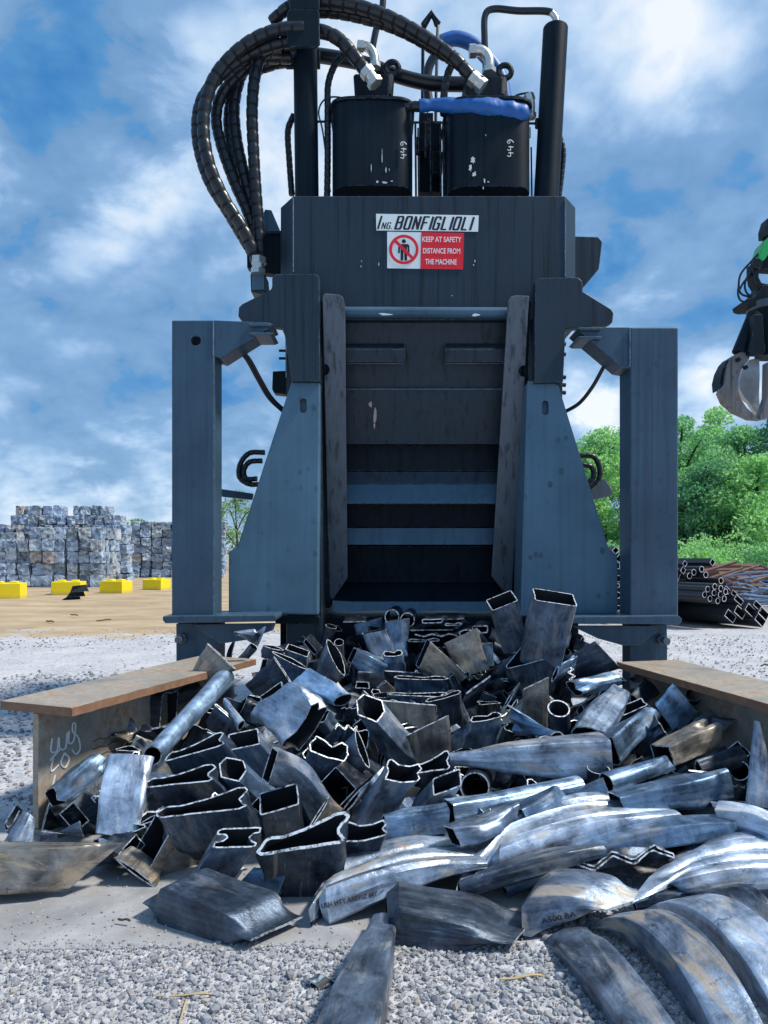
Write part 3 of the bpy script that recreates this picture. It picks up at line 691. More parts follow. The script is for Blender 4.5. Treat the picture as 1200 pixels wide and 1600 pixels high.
# zinc elbows on the hose ends
def elbow(pts_, r, Y, nut=True):
    P = smooth_path([pt(*p, Y) for p in pts_], 6); mb = MB(); mb.tube(P, r, 14)
    if nut:
        d = (P[1] - P[0]).normalized(); mb.tube([P[0] - d * .01, P[0] + d * .05], r * 1.25, 6)
        d = (P[-1] - P[-2]).normalized(); mb.tube([P[-1] - d * .03, P[-1] + d * .015], r * 1.3, 6)
    mb.build('elbow_fitting', M['fitting'], press, True)
elbow([(572, 111), (580, 121), (586, 130)], .055, 6.68); elbow([(738, 122), (747, 130), (753, 135)], .055, 6.72)
elbow([(560, 72), (575, 74), (584, 86), (586, 104)], .042, 6.95); elbow([(735, 80), (752, 80), (763, 92), (764, 112)], .05, 6.95)
elbow([(560, 165), (552, 168), (550, 184)], .032, 6.82, False); elbow([(826, 150), (829, 160), (829, 182)], .04, 6.9); elbow([(826, 200), (826, 215)], .02, 6.9, False)
elbow([(404, 404), (403, 426)], .055, 6.72); elbow([(862, 20), (869, 30), (869, 43)], .028, 6.86, False)
mb = MB(); mb.box(pt(539, 189, 6.85), pt(560, 182, 7.0)); bevelled(mb.build('fitting_foot', M['fitting'], press), .004)

# ---- name plate and warning sign
YS = YB - .004
def sheet(name, pix, Y, mat, par, th=.003): return plate(name, pix, Y, th, mat, par, 0)
npl = sheet('name_plate', [(587.5, 334), (748, 336.5), (747, 362), (588, 360)], YS - .002, M['sign_white'], press)
def lettering(txt, cx_, cy_, wpx, hpx, Y, mat, par, shear=0, bold=0, rot=.0):
    v, f = text_shape(txt, wpx * Y / F, hpx * Y / F, shear, bold); o = pt(cx_, cy_, Y)
    return link('lettering', [o + Vector((a.x * math.cos(rot) - a.y * math.sin(rot), 0, a.y * math.cos(rot) + a.x * math.sin(rot))) for a in v], f, mat, par)
YT = YS - .0035
GLY = {   # heavy strokes on a 0..1 box
 'B': [[(0, 0), (0, 1)], [(0, 1), (.75, 1), (.9, .88), (.9, .62), (.78, .52), (0, .52)], [(.78, .52), (.92, .42), (.92, .14), (.78, 0), (0, 0)]],
 'O': [[(.12, 0), (0, .12), (0, .88), (.12, 1), (.78, 1), (.9, .88), (.9, .12), (.78, 0), (.12, 0)]],
 'N': [[(0, 0), (0, 1)], [(0, 1), (.9, 0)], [(.9, 0), (.9, 1)]], 'F': [[(0, 0), (0, 1), (.85, 1)], [(0, .53), (.7, .53)]], 'I': [[(0, 0), (0, 1)]],
 'G': [[(.9, .82), (.78, 1), (.12, 1), (0, .88), (0, .12), (.12, 0), (.78, 0), (.9, .12), (.9, .48), (.5, .48)]], 'L': [[(0, 1), (0, 0), (.8, 0)]], '.': [[(0, 0), (0, .06)]]}
def heavy(txt, x0, ybase, hpx, wpx, thick, gap, Y, mat, par):
    """bold slanted capitals built stroke by stroke; x0, ybase photo pixels of the first letter"""
    mb = MB(); x = x0; k = 0; slant = .30
    for ch in txt:
        wl_ = {'I': .02, '.': .02}.get(ch, wpx)
        for st_ in GLY[ch]:
            for (ax, ay), (bx, by) in zip(st_, st_[1:]):
                A = Vector((x + ax * wl_ + ay * hpx * slant, ybase - ay * hpx + (x - x0) * .0125)); B = Vector((x + bx * wl_ + by * hpx * slant, ybase - by * hpx + (x - x0) * .0125))
                d_ = (B - A).normalized(); n_ = Vector((-d_.y, d_.x)); t_ = thick / 2 * (1 if abs(d_.y) > .5 else .72); A -= d_ * thick * .22; B += d_ * thick * .22
                yy = Y - .00012 * (k % 7); k += 1
                mb.add([pt(*(A + n_ * t_), yy), pt(*(A - n_ * t_), yy), pt(*(B - n_ * t_), yy), pt(*(B + n_ * t_), yy)], [(0, 1, 2, 3)])
        x += wl_ + gap
    mb.build('lettering', mat, par)
heavy('BONFIGLIOLI', 617.5, 357.6, 19.2, 8.7, 3.5, 4.75, YT, M['sign_black'], npl)
heavy('I', 590.5, 357.4, 19.5, 0, 3.0, 4, YT, M['sign_black'], npl)
heavy('NG.', 596.2, 357.2, 9.4, 5.0, 1.7, 2.6, YT, M['sign_black'], npl)
ws = sheet('warning_sign', [(605, 362), (725, 364), (723.5, 421), (605, 419)], YS - .001, M['sign_white'], press)
sheet('red_panel', [(658.2, 362.9), (725, 364), (723.5, 421), (656.8, 419.8)], YS - .0035, M['sign_red'], ws, .002)
YT = YS - .006
lettering('KEEP AT SAFETY', 690.5, 374, 61, 8.5, YT, M['letter_white'], ws, 0, .016, -.012)
lettering('DISTANCE FROM', 690, 392, 58, 8.5, YT, M['letter_white'], ws, 0, .016, -.012)
lettering('THE MACHINE', 689, 409, 49, 8.5, YT, M['letter_white'], ws, 0, .016, -.012)
c = pt(631, 390, YS - .003); mb = MB(); k = YS / F
for i in range(48):   # man
    pass
def flat_poly(mb, pts_, dy): mb.prism([c + Vector((x * k, dy, y * k)) for x, y in pts_], (0, -.0012, 0))
man = MB()
flat_poly(man, [(3.2 * math.cos(2 * math.pi * i / 20), 13 + 3.2 * math.sin(2 * math.pi * i / 20)) for i in range(20)], 0)
flat_poly(man, [(-6, 8.6), (6, 8.6), (8.6, 6.5), (9, -5.5), (6.3, -5.5), (6, 4), (5, 4), (5, -17), (1, -17), (.6, -4), (-.6, -4), (-1, -17), (-5, -17), (-5, 4), (-6, 4), (-6.3, -5.5), (-9, -5.5), (-8.6, 6.5)], 0)
man.build('pictogram_figure', M['sign_black'], ws)
ring = MB(); n = 48
for i in range(n):
    a, b = 2 * math.pi * i / n, 2 * math.pi * (i + 1) / n
    flat_poly(ring, [(23 * math.cos(a), 23 * math.sin(a)), (23 * math.cos(b), 23 * math.sin(b)), (18.6 * math.cos(b), 18.6 * math.sin(b)), (18.6 * math.cos(a), 18.6 * math.sin(a))], -.002)
q = math.sqrt(.5); flat_poly(ring, [(-19 * q - 1.7, 19 * q - 1.7), (-19 * q + 1.7, 19 * q + 1.7), (19 * q + 1.7, -19 * q + 1.7), (19 * q - 1.7, -19 * q - 1.7)], -.0024)
ring.build('prohibition_ring', M['sign_red'], ws)
# scrapes on the housing, one rusty scar on the chute plate
def splat(name, mat, spots, Y=None):
    for px, py, w_, h_, yy, seed in spots:
        mb = MB(); rs = random.Random(seed)
        mb.prism([pt(px + w_ * rs.uniform(.4, 1.1) * math.cos(a), py + h_ * rs.uniform(.5, 1.1) * math.sin(a), yy) for a in [2 * math.pi * k / 12 for k in range(12)]], (0, .002, 0)); mb.build(name, mat, press)
M['scar'] = plain('bare_scraped_metal', (.45, .34, .32), .6, .1, .35, 40)
splat('paint_scuff', M['chalk'], [(742, 408, .8, 3, YB - .003, 1), (740, 414, 1, 1.6, YB - .003, 2), (592, 413, .8, 3, YB - .003, 3), (565, 408, .5, 2, YB - .003, 4), (564, 416, .5, 2, YB - .003, 5), (895, 410, .8, 2.5, 6.7, 6), (706, 462, .8, 1.2, YB - .003, 7)])
splat('rust_scar', M['scar'], [(586, 649, 4.5, 17, lean(649) - .062, 8), (585, 665, 2, 7, lean(665) - .06, 9), (579, 632, 3, 6, lean(632) - .063, 10)])
splat('scrape_mark', M['chalk'], [(602, 491, 14, 2, 6.38, 11), (743, 492, 9, 2.4, 6.38, 12)])
# ------------------------------------------------------------------ the two H-beams that hold the heap
def hbeam(near, d, length, label, wdt=.52, ht=.74):
    d = Vector(d).normalized(); s = Vector((-d.y, d.x, 0)) if near.x < 0 else Vector((d.y, -d.x, 0))   # s points outwards
    o = Vector((near.x, near.y, 0)); e = empty('steel_beam', o + d * length / 2, label, 'steel beam', 'H-beams walling in the scrap heap')
    def bar(name, s0, s1, z0, z1, mat):
        mb = MB(); P = [o + s * a + Vector((0, 0, z)) for a, z in ((s0, z0), (s1, z0), (s1, z1), (s0, z1))]
        mb.prism(P, d * length); q = bevelled(mb.build(name, mat, e), .008); return q
    top = bar('top_flange', 0, wdt, ht - .052, ht, M['beam']); wb = bar('web', wdt / 2 - .022, wdt / 2 + .022, .04, ht - .053, M['beam']); bar('bottom_flange', .1, wdt - .1, 0, .038, M['beam'])
    # rough rusty rolled edge facing the heap
    n = 40; V = []; Fc = []
    for i in range(n + 1):
        for z in (ht - .050, ht - .002): V.append(o + d * (length * i / n) - s * (.003 + .002 * noise.noise(Vector((i * .9, z * 30, 2)))) + Vector((0, 0, z + .003 * noise.noise(Vector((i * .6, z * 9, 5))))))
    Fc = [(2 * i, 2 * i + 2, 2 * i + 3, 2 * i + 1) for i in range(n)]
    link('flange_edge', V, Fc, M['beam_edge'], e)
    P = [o - d * .003 + s * a + Vector((0, 0, z)) for a, z in ((.004, ht - .05), (wdt - .004, ht - .05), (wdt - .004, ht - .003), (.004, ht - .003))]
    link('flange_edge', P, [(0, 1, 2, 3)], M['beam_edge'], e)
    return e, o, d, s, wb
nearL = pt(112, 1105, 4.05); b1, o1, d1, s1, web1 = hbeam(nearL, (.355, .935, 0), 1.95, 'left rusty H-beam with chalk scribbles on its web, its cut end facing the camera')
nearR = pt(1200, 1098, 4.15); nearR -= Vector((-.222, .975, 0)) * .75
b2, o2, d2, s2, web2 = hbeam(nearR, (-.222, .975, 0), 2.35, 'right H-beam running out of the picture at the right edge behind the scrap')
# chalk scribble on the left web
mb = MB(); org = o1 + s1 * (.52 / 2 - .0235) + d1 * .17 + Vector((0, 0, .44)); k = .072
for stx in ([(-1, 1.2), (-1.1, .2), (-.5, .1), (-.3, 1.1), (-.2, .2), (.4, .1), (.6, 1.3)], [(.8, 1.4), (.75, .4), (1.3, .5), (1.5, 1.7), (1.2, 1.9), (1.2, 1.2), (1.8, .6), (2.0, -.4), (1.5, -.7), (1.1, -.2)],
            [(-1.2, -.5), (-.2, .1)], [(-.9, -.4), (-1.1, -1.4), (-.3, -1.1)], [(.3, -.3), (-.1, -1.0), (.4, -1.5), (.8, -.9), (.3, -.3)], [(-.7, -1.8), (-1.1, -3.4), (-.6, -4.6)], [(-.2, -2.2), (-.5, -3.2), (.1, -3.9), (-.2, -4.6), (-.8, -5.6)]):
    stroke(mb, [(x * k, y * k) for x, y in stx], d1, Vector((0, 0, 1)), org, .0055)
w_ = mb.build('chalk_mark', M['chalk'], web1, True)
splw = MB()
for i in range(3):
    P = [o1 + s1 * (.52 / 2 - .0235) + d1 * (.42 + .06 * j) + Vector((0, 0, .43 - i * .05 + .02 * noise.noise(Vector((j * .8, i, 0))))) for j in range(6)]
    splw.tube(P, .002, 4)
splw.build('crack_mark', M['stencil'], web1)

# ------------------------------------------------------------------ crushed tube offcuts
K = 64
def prof_round(): return [(math.cos(2 * math.pi * i / K), math.sin(2 * math.pi * i / K)) for i in range(K)]
def prof_poly(pl):
    """resample a closed outline to K points, start at the right-most middle"""
    P = [Vector((x, y)) for x, y in pl]; L = [0]
    for i in range(len(P)): L.append(L[-1] + (P[(i + 1) % len(P)] - P[i]).length)
    out = []
    for k in range(K):
        s = L[-1] * k / K
        for i in range(len(P)):
            if L[i + 1] >= s: break
        t = (s - L[i]) / max(1e-9, L[i + 1] - L[i]); q = P[i].lerp(P[(i + 1) % len(P)], t); out.append((q.x, q.y))
    return out
def rrect(r=.16):
    pl = []
    for cx_, cy_, a0 in ((1 - r, 1 - r, 0), (-1 + r, 1 - r, 90), (-1 + r, -1 + r, 180), (1 - r, -1 + r, 270)):
        for j in range(5):
            a = R(a0 + 90 * j / 4); pl.append((cx_ + r * math.cos(a), cy_ + r * math.sin(a)))
    return prof_poly([(1, 0)] + pl)
def lobes(n, lo=-.9):
    rl = random.Random(n * 7 + 1); ws = [rl.uniform(.75, 1.3) for _ in range(n)]; tot = sum(ws); top = []; x0 = 1.0
    for k in range(n):
        x1 = x0 - 2 * ws[k] / tot; hh = rl.uniform(.8, 1.0); sk = rl.uniform(.7, 1.5)
        for i in range(11):
            ph = (i / 10.0) ** sk; top.append((x0 + (x1 - x0) * i / 10.0 + .03 * math.sin(math.pi * 2 * i / 10), -.62 + (hh + .62) * max(0, math.sin(math.pi * ph)) ** .24))
        x0 = x1
    return prof_poly([(1, -.7)] + top + [(-1, -.75), (-.95, lo), (0, lo - .08), (.95, lo)])
def zig(n=5):
    a = [(1 - 2 * i / n, .55 * (1 if i % 2 else -1)) for i in range(n + 1)]
    return prof_poly([(x, y + .28) for x, y in a] + [(x, y - .28) for x, y in a[::-1]])
PR = {
 'round': prof_round(), 'rect': rrect(.16), 'sharp': rrect(.05),
 'hex': prof_poly([(1, 0), (.75, .85), (-.5, 1), (-1, .35), (-.85, -.75), (.45, -1)]),
 'flat': prof_poly([(1, 0), (.9, .32), (.55, .72), (0, 1), (-.55, .75), (-.9, .3), (-1, 0), (-.9, -.3), (-.5, -.55), (0, -.65), (.5, -.55), (.9, -.3)]),
 'dent': prof_poly([(1, 0), (.85, .7), (.5, .9), (.1, .25), (-.35, .6), (-.8, .75), (-1, 0), (-.85, -.6), (0, -.8), (.8, -.6)]),
 'slit': prof_poly([(1, 0), (.9, .28), (.3, .2), (-.3, .32), (-.9, .22), (-1, 0), (-.9, -.26), (-.2, -.2), (.4, -.3), (.9, -.22)]),
 'lip': prof_poly([(.82, -.1), (1, .5), (.94, .95), (.74, 1), (.48, .72), (0, .32), (-.45, .12), (-.72, .22), (-.9, -.1), (-1, -.6), (-.9, -.85), (0, -.9), (.8, -1), (.95, -.8)]),
 'pil': prof_poly([(-.82 * -1, -.1)][::-1] + [(1, .3), (.8, .75), (.3, .5), (-.3, .55), (-.75, 1), (-.95, .9), (-1, .4), (-.85, -.1), (-.95, -.8), (0, -1), (.9, -.8), (1, -.5)]),
 'bone': prof_poly([(.62, 0), (.75, .35), (1, .4), (.98, .95), (.75, 1), (-.75, .98), (-1, .75), (-.98, .35), (-.6, .3), (-.45, .05), (-.6, -.2), (-.98, -.35), (-1, -.9), (-.8, -1), (.8, -1), (1, -.9), (.98, -.5), (.75, -.35)]),
 'tri': prof_poly([(1, -.2), (.2, .95), (-.1, 1), (-.95, -.5), (-.9, -.85), (.9, -.8)]),
 'lobe2': lobes(2), 'lobe3': lobes(3), 'lobe4': lobes(4), 'zig': zig(5), 'zig7': zig(7),
 'cee': prof_poly([(1, .9), (.2, 1), (-.7, .95), (-1, .5), (-1, -.5), (-.75, -.95), (.3, -1), (1, -.8), (1, -.55), (-.3, -.72), (-.65, -.3), (-.65, .3), (-.3, .7), (1, .62)]),
}
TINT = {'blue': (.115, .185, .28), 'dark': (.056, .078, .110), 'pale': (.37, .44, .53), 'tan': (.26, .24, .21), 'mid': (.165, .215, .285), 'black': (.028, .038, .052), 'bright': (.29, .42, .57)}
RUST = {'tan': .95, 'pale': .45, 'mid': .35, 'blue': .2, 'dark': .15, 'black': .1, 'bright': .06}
rnd = random.Random(11)

def tube_mesh(c0, w0, h0, c1, w1, h1, e, hm, wm, bow, wall, seed, dent, rings, tp=(.38, .38)):
    """vertices of a hollow crushed tube between end 0 (centre, half-width vector, half-height vector) and end 1"""
    e0, em, e1 = [PR[x] for x in e]; V = []; n = rings
    ins = []
    for i in range(n + 1):
        t = i / n
        a = max(0, 1 - t / tp[0]); b = max(0, 1 - (1 - t) / tp[1]); a = a * a * (3 - 2 * a); b = b * b * (3 - 2 * b); m = 1 - a - b
        c = c0.lerp(c1, t) + bow * (4 * t * (1 - t))
        wv = w0.lerp(w1, t) * (a + b + m * wm); hv = h0 * (1 - t) + h1 * t; hv = hv * (a + b + m * hm)
        wl_, hl_ = max(1e-4, wv.length), max(1e-4, hv.length)
        loop = [Vector((a * p[0] + m * q[0] + b * r[0], a * p[1] + m * q[1] + b * r[1])) for p, q, r in zip(e0, em, e1)]
        if dent:
            loop = [p * (1 + dent * noise.noise(Vector((p.x * 1.1, p.y * 1.1 + seed * 3.7, t * 2.6 + seed))) + dent * .45 * noise.noise(Vector((p.x * 5 + seed, p.y * 5, t * 1.6 - seed)))) for p in loop]
        L2 = [Vector((p.x * wl_, p.y * hl_)) for p in loop]; inner = []
        for j in range(K):
            tg = (L2[(j + 1) % K] - L2[j - 1]); nn = Vector((-tg.y, tg.x)); nn = nn.normalized() if nn.length > 1e-9 else Vector((0, 0))
            th = min(wall, .42 * hl_ * (1 if abs(loop[j].y) > .12 else .6))
            inner.append(L2[j] + nn * th)
        wu, hu = wv / wl_, hv / hl_
        for p in L2: V.append(c + wu * p.x + hu * p.y)
        ins.append([c + wu * p.x + hu * p.y for p in inner])
    for r in ins: V += r
    Fc = []; Mi = []; o = (n + 1) * K
    for i in range(n):
        for j in range(K):
            k = (j + 1) % K
            Fc.append((i * K + j, i * K + k, (i + 1) * K + k, (i + 1) * K + j)); Mi.append(0)
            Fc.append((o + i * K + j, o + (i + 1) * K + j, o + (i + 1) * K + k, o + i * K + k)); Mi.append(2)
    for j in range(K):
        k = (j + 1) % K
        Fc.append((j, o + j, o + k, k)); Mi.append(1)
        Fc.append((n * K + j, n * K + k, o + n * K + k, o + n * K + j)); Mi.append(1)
    return V, Fc, Mi

def tube_obj(name, V, Fc, Mi, ax, wd, tint, rust=None):
    """object whose local X runs along the tube"""
    x = ax.normalized(); y = (wd - x * wd.dot(x)).normalized(); z = x.cross(y)
    rot = Matrix((x, y, z)).transposed(); c = sum(V, Vector()) / len(V); inv = rot.transposed()
    me = bpy.data.meshes.new(name); me.from_pydata([inv @ (v - c) for v in V], [], Fc)
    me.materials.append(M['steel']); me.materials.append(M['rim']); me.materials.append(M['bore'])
    me.polygons.foreach_set('material_index', Mi); me.polygons.foreach_set('use_smooth', [m != 1 for m in Mi])
    me.set_sharp_from_angle(angle=R(36)); me.update()
    o = bpy.data.objects.new(name, me); COL.objects.link(o)
    o.matrix_world = Matrix.Translation(c) @ rot.to_4x4()
    t = TINT[tint]; j = rnd.uniform(.85, 1.18); o.color = (t[0] * j, t[1] * j, t[2] * j, RUST[tint] if rust is None else rust)
    return o

def surf(py, lift=0.0, px=600):
    """depth at which the ray of photo row py meets the heap (raised by lift)"""
    k = (py - HZ) / F
    Y = (2.4 - lift) / (k + .25)
    return (EYE - lift) / k if Y < 3.2 else Y

HERO = []; QUAD = []
GP = 'crushed steel tube offcuts in the heap'
def T(label, p0, q0, p1, q1, h, a=None, d=0.0, lift=.05, e=('flat', 'rect', 'flat'), tint='blue', hm=1.0, wm=1.0, bow=(0, 0, 0), flat=False, wall=.0072, h1=None, dent=.10, Y=None, rust=None, name='tube_offcut', cat='tube offcut', tilt=0.0, grp=GP, sgn=1, tp=(.38, .38), rings=16):
    m0 = ((p0[0] + q0[0]) / 2, (p0[1] + q0[1]) / 2); m1 = ((p1[0] + q1[0]) / 2, (p1[1] + q1[1]) / 2)
    if a is None:
        if flat: ys = [surf(p[1], lift) + d for p in (p0, q0, p1, q1)]
        else:
            y0, y1 = surf(m0[1], lift) + d, surf(m1[1], lift) + d; ys = [y0, y0, y1, y1]
    else:
        y1 = surf(m1[1], 0) + d + .05; ys = [y1 + a, y1 + a, y1, y1]
    if Y is not None: ys = [Y[0], Y[0], Y[1], Y[1]] if len(Y) == 2 else list(Y)
    P0, Q0, P1, Q1 = [pt(p[0], p[1], y) for p, y in zip((p0, q0, p1, q1), ys)]
    c0, c1 = (P0 + Q0) / 2, (P1 + Q1) / 2; w0, w1 = (Q0 - P0) / 2, (Q1 - P1) / 2; ax = c1 - c0
    def hdir(w, hp, yy):
        n = w.cross(ax).normalized()
        if tilt: n = (n - ax.normalized() * tilt).normalized()
        return n * (hp * yy / F / 2) * sgn
    hA = hdir(w0, h, ys[0]); hB = hdir(w1, h1 if h1 is not None else h, ys[2])
    V, Fc, Mi = tube_mesh(c0, w0, hA, c1, w1, hB, e, hm, wm, Vector(bow), wall, len(HERO) * 1.7 + .3, dent, rings, tp)
    o = tube_obj(name, V, Fc, Mi, ax, w0, tint, rust)
    tag(o, label, cat, grp)
    HERO.append((o, (m0[0] + m1[0]) / 2, (m0[1] + m1[1]) / 2)); QUAD.append((p0, q0, p1, q1)); return o

fl, rc = 'flat', 'rect'
# --- left flank
T('long bright round tube leaning diagonally below the left beam', (338, 1052), (364, 1068), (226, 1172), (250, 1190), 36, e=('round', 'round', 'round'), tint='bright', lift=.16, dent=.03)
T('pointed wedge of tube standing upright against the left beam flange', (323, 1004), (368, 1046), (302, 1045), (318, 1075), 20, a=-.1, e=('slit', fl, fl), tint='tan', Y=(5.25, 5.3))
T('pointed boat-shaped offcut lying on top of the left beam near the post', (415, 979), (402, 1010), (366, 987), (374, 993), 16, e=('cee', fl, fl), tint='mid', Y=(5.75, 5.7), hm=1.3)
T('dark tube lying under the left beam flange with a bright torn rim', (206, 1078), (201, 1124), (266, 1082), (262, 1142), 44, e=(fl, rc, rc), tint='dark', lift=.06, d=.1)
T('dark rumpled offcut beside the dark tube under the left beam', (250, 1085), (262, 1110), (310, 1062), (316, 1092), 34, e=('dent', fl, fl), tint='dark', d=.12)
T('wide pale flattened tube standing on end left of the fish-mouthed tubes', (168, 1180), (242, 1183), (150, 1302), (212, 1312), 30, e=(fl, 'rect', 'slit'), tint='pale', Y=(3.98, 3.72), hm=1.1, dent=.07, rust=.1, h1=22)
T('dark square tube marked with white chalk letters beside the left beam', (103, 1262), (129, 1292), (163, 1208), (190, 1240), 42, e=('sharp', 'sharp', 'sharp'), tint='black', Y=(3.95, 4.25), dent=.02)
T('blue crumpled tube end squeezed against the left beam web', (74, 1232), (98, 1266), (140, 1178), (172, 1212), 38, e=('dent', 'dent', fl), tint='blue', Y=(4.05, 4.4))
T('dark folded strip under the blue crumpled tube at the left beam', (76, 1262), (100, 1292), (148, 1240), (168, 1270), 24, e=('zig', fl, fl), tint='black', Y=(4.0, 4.1))
T('dark blue curved offcut behind the big tan tube', (60, 1318), (66, 1296), (124, 1282), (132, 1310), 22, e=(fl, fl, fl), tint='dark', Y=(3.72, 3.78))
T('small grey plate leaning behind the big tan tube at the left edge', (4, 1316), (52, 1318), (36, 1268), (56, 1282), 10, e=(fl, fl, fl), tint='mid', Y=(3.76, 3.9))
T('rolled dark ring of tube at the far left edge', (8, 1296), (28, 1262), (16, 1306), (38, 1270), 20, e=('cee', 'cee', 'cee'), tint='dark', Y=(3.98, 4.02))
T('large tan tube lying along the left edge with a crushed slanted end', (194, 1316), (106, 1390), (-70, 1328), (-70, 1392), 12, Y=(3.50, 3.40, 3.40, 3.38), e=('slit', 'rect', 'rect'), tint='tan', hm=2.4, h1=30, dent=.09, rust=1.0, tp=(.25, .05), wm=1.05, rings=24)
T('long dark grey tube with pinched ends lying in front on the paving', (474, 1432), (390, 1470), (286, 1378), (222, 1412), 14, Y=(3.13, 2.935, 3.42, 3.20), e=('slit', 'sharp', 'slit'), tint='dark', hm=3.5, h1=20, dent=.045, wm=1.0, rust=.05, tp=(.22, .2), rings=24)
T('rusty dark upright square tube with a tall black mouth', (217, 1352), (256, 1284), (290, 1376), (318, 1312), 52, Y=(3.62, 3.85), e=('rect', 'rect', rc), tint='tan', dent=.04, rust=.3)
T('torn rusty strip at the foot of the upright square tube', (178, 1340), (244, 1388), (205, 1322), (255, 1362), 12, Y=(3.5, 3.62), e=(fl, fl, fl), tint='tan')
T('fish-mouthed tube, the topmost of three', (253, 1182), (352, 1152), (322, 1250), (402, 1224), 26, a=-.12, e=('lip', 'rect', fl), tint='dark', tilt=.5, sgn=1)
T('fish-mouthed tube, the middle one of three', (224, 1220), (336, 1206), (290, 1280), (375, 1265), 30, a=-.12, e=('lip', 'rect', fl), tint='dark', tilt=.45)
T('fish-mouthed tube, the lowest and widest of three', (242, 1266), (388, 1245), (300, 1338), (412, 1330), 36, a=-.12, e=('lip', 'rect', fl), tint='dark', tilt=.45)
T('tube with a keyhole-shaped pinched mouth in front of the fish-mouthed tubes', (336, 1310), (404, 1308), (298, 1372), (356, 1386), 34, a=-.10, e=('bone', rc, rc), tint='mid', tilt=.4, dent=.06)
T('wide open flattened tube with a thick bright rim at the front left', (402, 1316), (546, 1290), (420, 1380), (530, 1386), 52, a=-.12, e=('lip', rc, rc), tint='dark', tilt=.45, wall=.014, rust=.5)
T('flattened tube mouth just right of the wide open one', (536, 1302), (606, 1292), (522, 1352), (580, 1352), 34, a=-.12, e=('pil', rc, fl), tint='dark', tilt=.45)
T('small crumpled offcut between the keyhole mouth and the dark grey tube', (450, 1358), (432, 1410), (398, 1354), (366, 1390), 18, e=(fl, 'dent', fl), tint='blue', d=.02)
T('narrow dark tube under the keyhole-mouthed tube', (380, 1388), (386, 1402), (330, 1372), (336, 1392), 16, e=(fl, fl, fl), tint='black', d=.1)
# --- front centre
T('long crushed bundle with three lengthwise creases and stencilled print, front centre', (762, 1352), (716, 1306), (484, 1432), (528, 1366), 15, Y=(3.34, 3.80, 3.12, 3.55), e=('lobe3', 'lobe3', 'rect'), tint='pale', hm=1.8, h1=38, dent=.06, bow=(0, 0, .045), rust=.9, tp=(.45, .06), rings=22)
T('dark blue boat-shaped crushed tube lying below the long creased bundle', (840, 1428), (800, 1476), (603, 1405), (606, 1450), 14, Y=(3.15, 2.915, 3.24, 2.995), e=('slit', 'rect', 'rect'), tint='dark', hm=2.2, h1=30, wm=1.06, dent=.12, rust=.02, tp=(.4, .1), rings=24)
T('square tan tube pointing at the camera across the gravel', (482, 1660), (590, 1660), (582, 1432), (622, 1428), 88, Y=(2.24, 3.10), e=('rect', 'rect', 'slit'), tint='mid', h1=30, dent=.03, rust=.55, wm=1.05)
T('small dark angle of tube half buried in the gravel', (480, 1532), (512, 1560), (496, 1522), (528, 1545), 16, Y=(2.70, 2.74), e=('cee', 'cee', 'cee'), tint='dark')
T('short blue tube with an open hexagonal right end behind the long creased bundle', (699, 1257), (692, 1306), (600, 1272), (598, 1320), 40, a=None, e=('hex', 'hex', fl), tint='blue', lift=.1, d=-.02)
T('tube with a tidy oval mouth leaning right in the front centre', (602, 1203), (658, 1207), (548, 1282), (612, 1278), 42, a=-.14, e=('pil', 'hex', rc), tint='mid', tilt=.35, dent=.04)
T('narrow slotted tube right of the oval mouth, leaning the same way', (676, 1230), (720, 1214), (630, 1278), (686, 1272), 28, a=-.12, e=('rect', 'rect', fl), tint='mid', tilt=.4, dent=.05)
T('triangular tube mouth directly below the long horizontal tube tip', (642, 1198), (704, 1186), (645, 1236), (696, 1238), 30, a=-.1, e=('lip', fl, fl), tint='dark', tilt=.5)
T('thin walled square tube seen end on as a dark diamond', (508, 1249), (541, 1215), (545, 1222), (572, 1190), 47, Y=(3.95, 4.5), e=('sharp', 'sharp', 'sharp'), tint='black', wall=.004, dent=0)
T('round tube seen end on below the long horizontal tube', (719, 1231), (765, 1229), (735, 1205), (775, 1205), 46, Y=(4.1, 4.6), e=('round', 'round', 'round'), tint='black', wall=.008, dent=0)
T('tall slit-mouthed offcut standing left of the oval mouth', (577, 1201), (556, 1140), (530, 1235), (515, 1185), 28, a=-.1, e=(fl, fl, fl), tint='mid', d=-.05)
T('dark half-open tube behind the diamond-shaped tube end', (484, 1160), (546, 1180), (470, 1222), (530, 1232), 42, a=-.1, e=('dent', rc, rc), tint='dark', tilt=.4)
T('blue slit tube squeezed beside the diamond-shaped tube end', (538, 1266), (578, 1220), (530, 1276), (566, 1232), 12, e=('slit', fl, fl), tint='bright', d=-.08)
# --- left centre
T('tube with a six-sided mouth among the fish-mouthed tubes', (342, 1200), (386, 1204), (392, 1268), (440, 1250), 40, a=-.14, e=('hex', 'hex', rc), tint='blue', tilt=.35, dent=.04)
T('long curved tube with a narrow upright slot mouth, centre left', (414, 1222), (430, 1170), (482, 1290), (512, 1240), 22, h1=56, a=-.25, e=('rect', 'hex', rc), tint='mid', d=-.05, dent=.05, bow=(.02, 0, .05))
T('tube with a rounded rectangular mouth below the slot-mouthed tube', (405, 1257), (466, 1240), (416, 1300), (474, 1296), 36, a=-.12, e=('rect', rc, rc), tint='dark', tilt=.4, dent=.05)
T('tube with a small boxy mouth above the slot-mouthed tube', (357, 1160), (405, 1150), (410, 1232), (462, 1216), 30, a=-.14, e=('rect', 'rect', rc), tint='mid', tilt=.4, dent=.04)
T('pale arching tube folded over with a big forked black mouth', (453, 1172), (502, 1100), (392, 1132), (448, 1082), 48, a=None, e=('pil', 'rect', fl), tint='pale', lift=.2, d=-.06, bow=(0, 0, .06), rust=.05)
T('curved slit offcut left of the pale arching tube', (336, 1100), (378, 1137), (322, 1128), (356, 1158), 20, a=-.08, e=('slit', fl, fl), tint='mid')
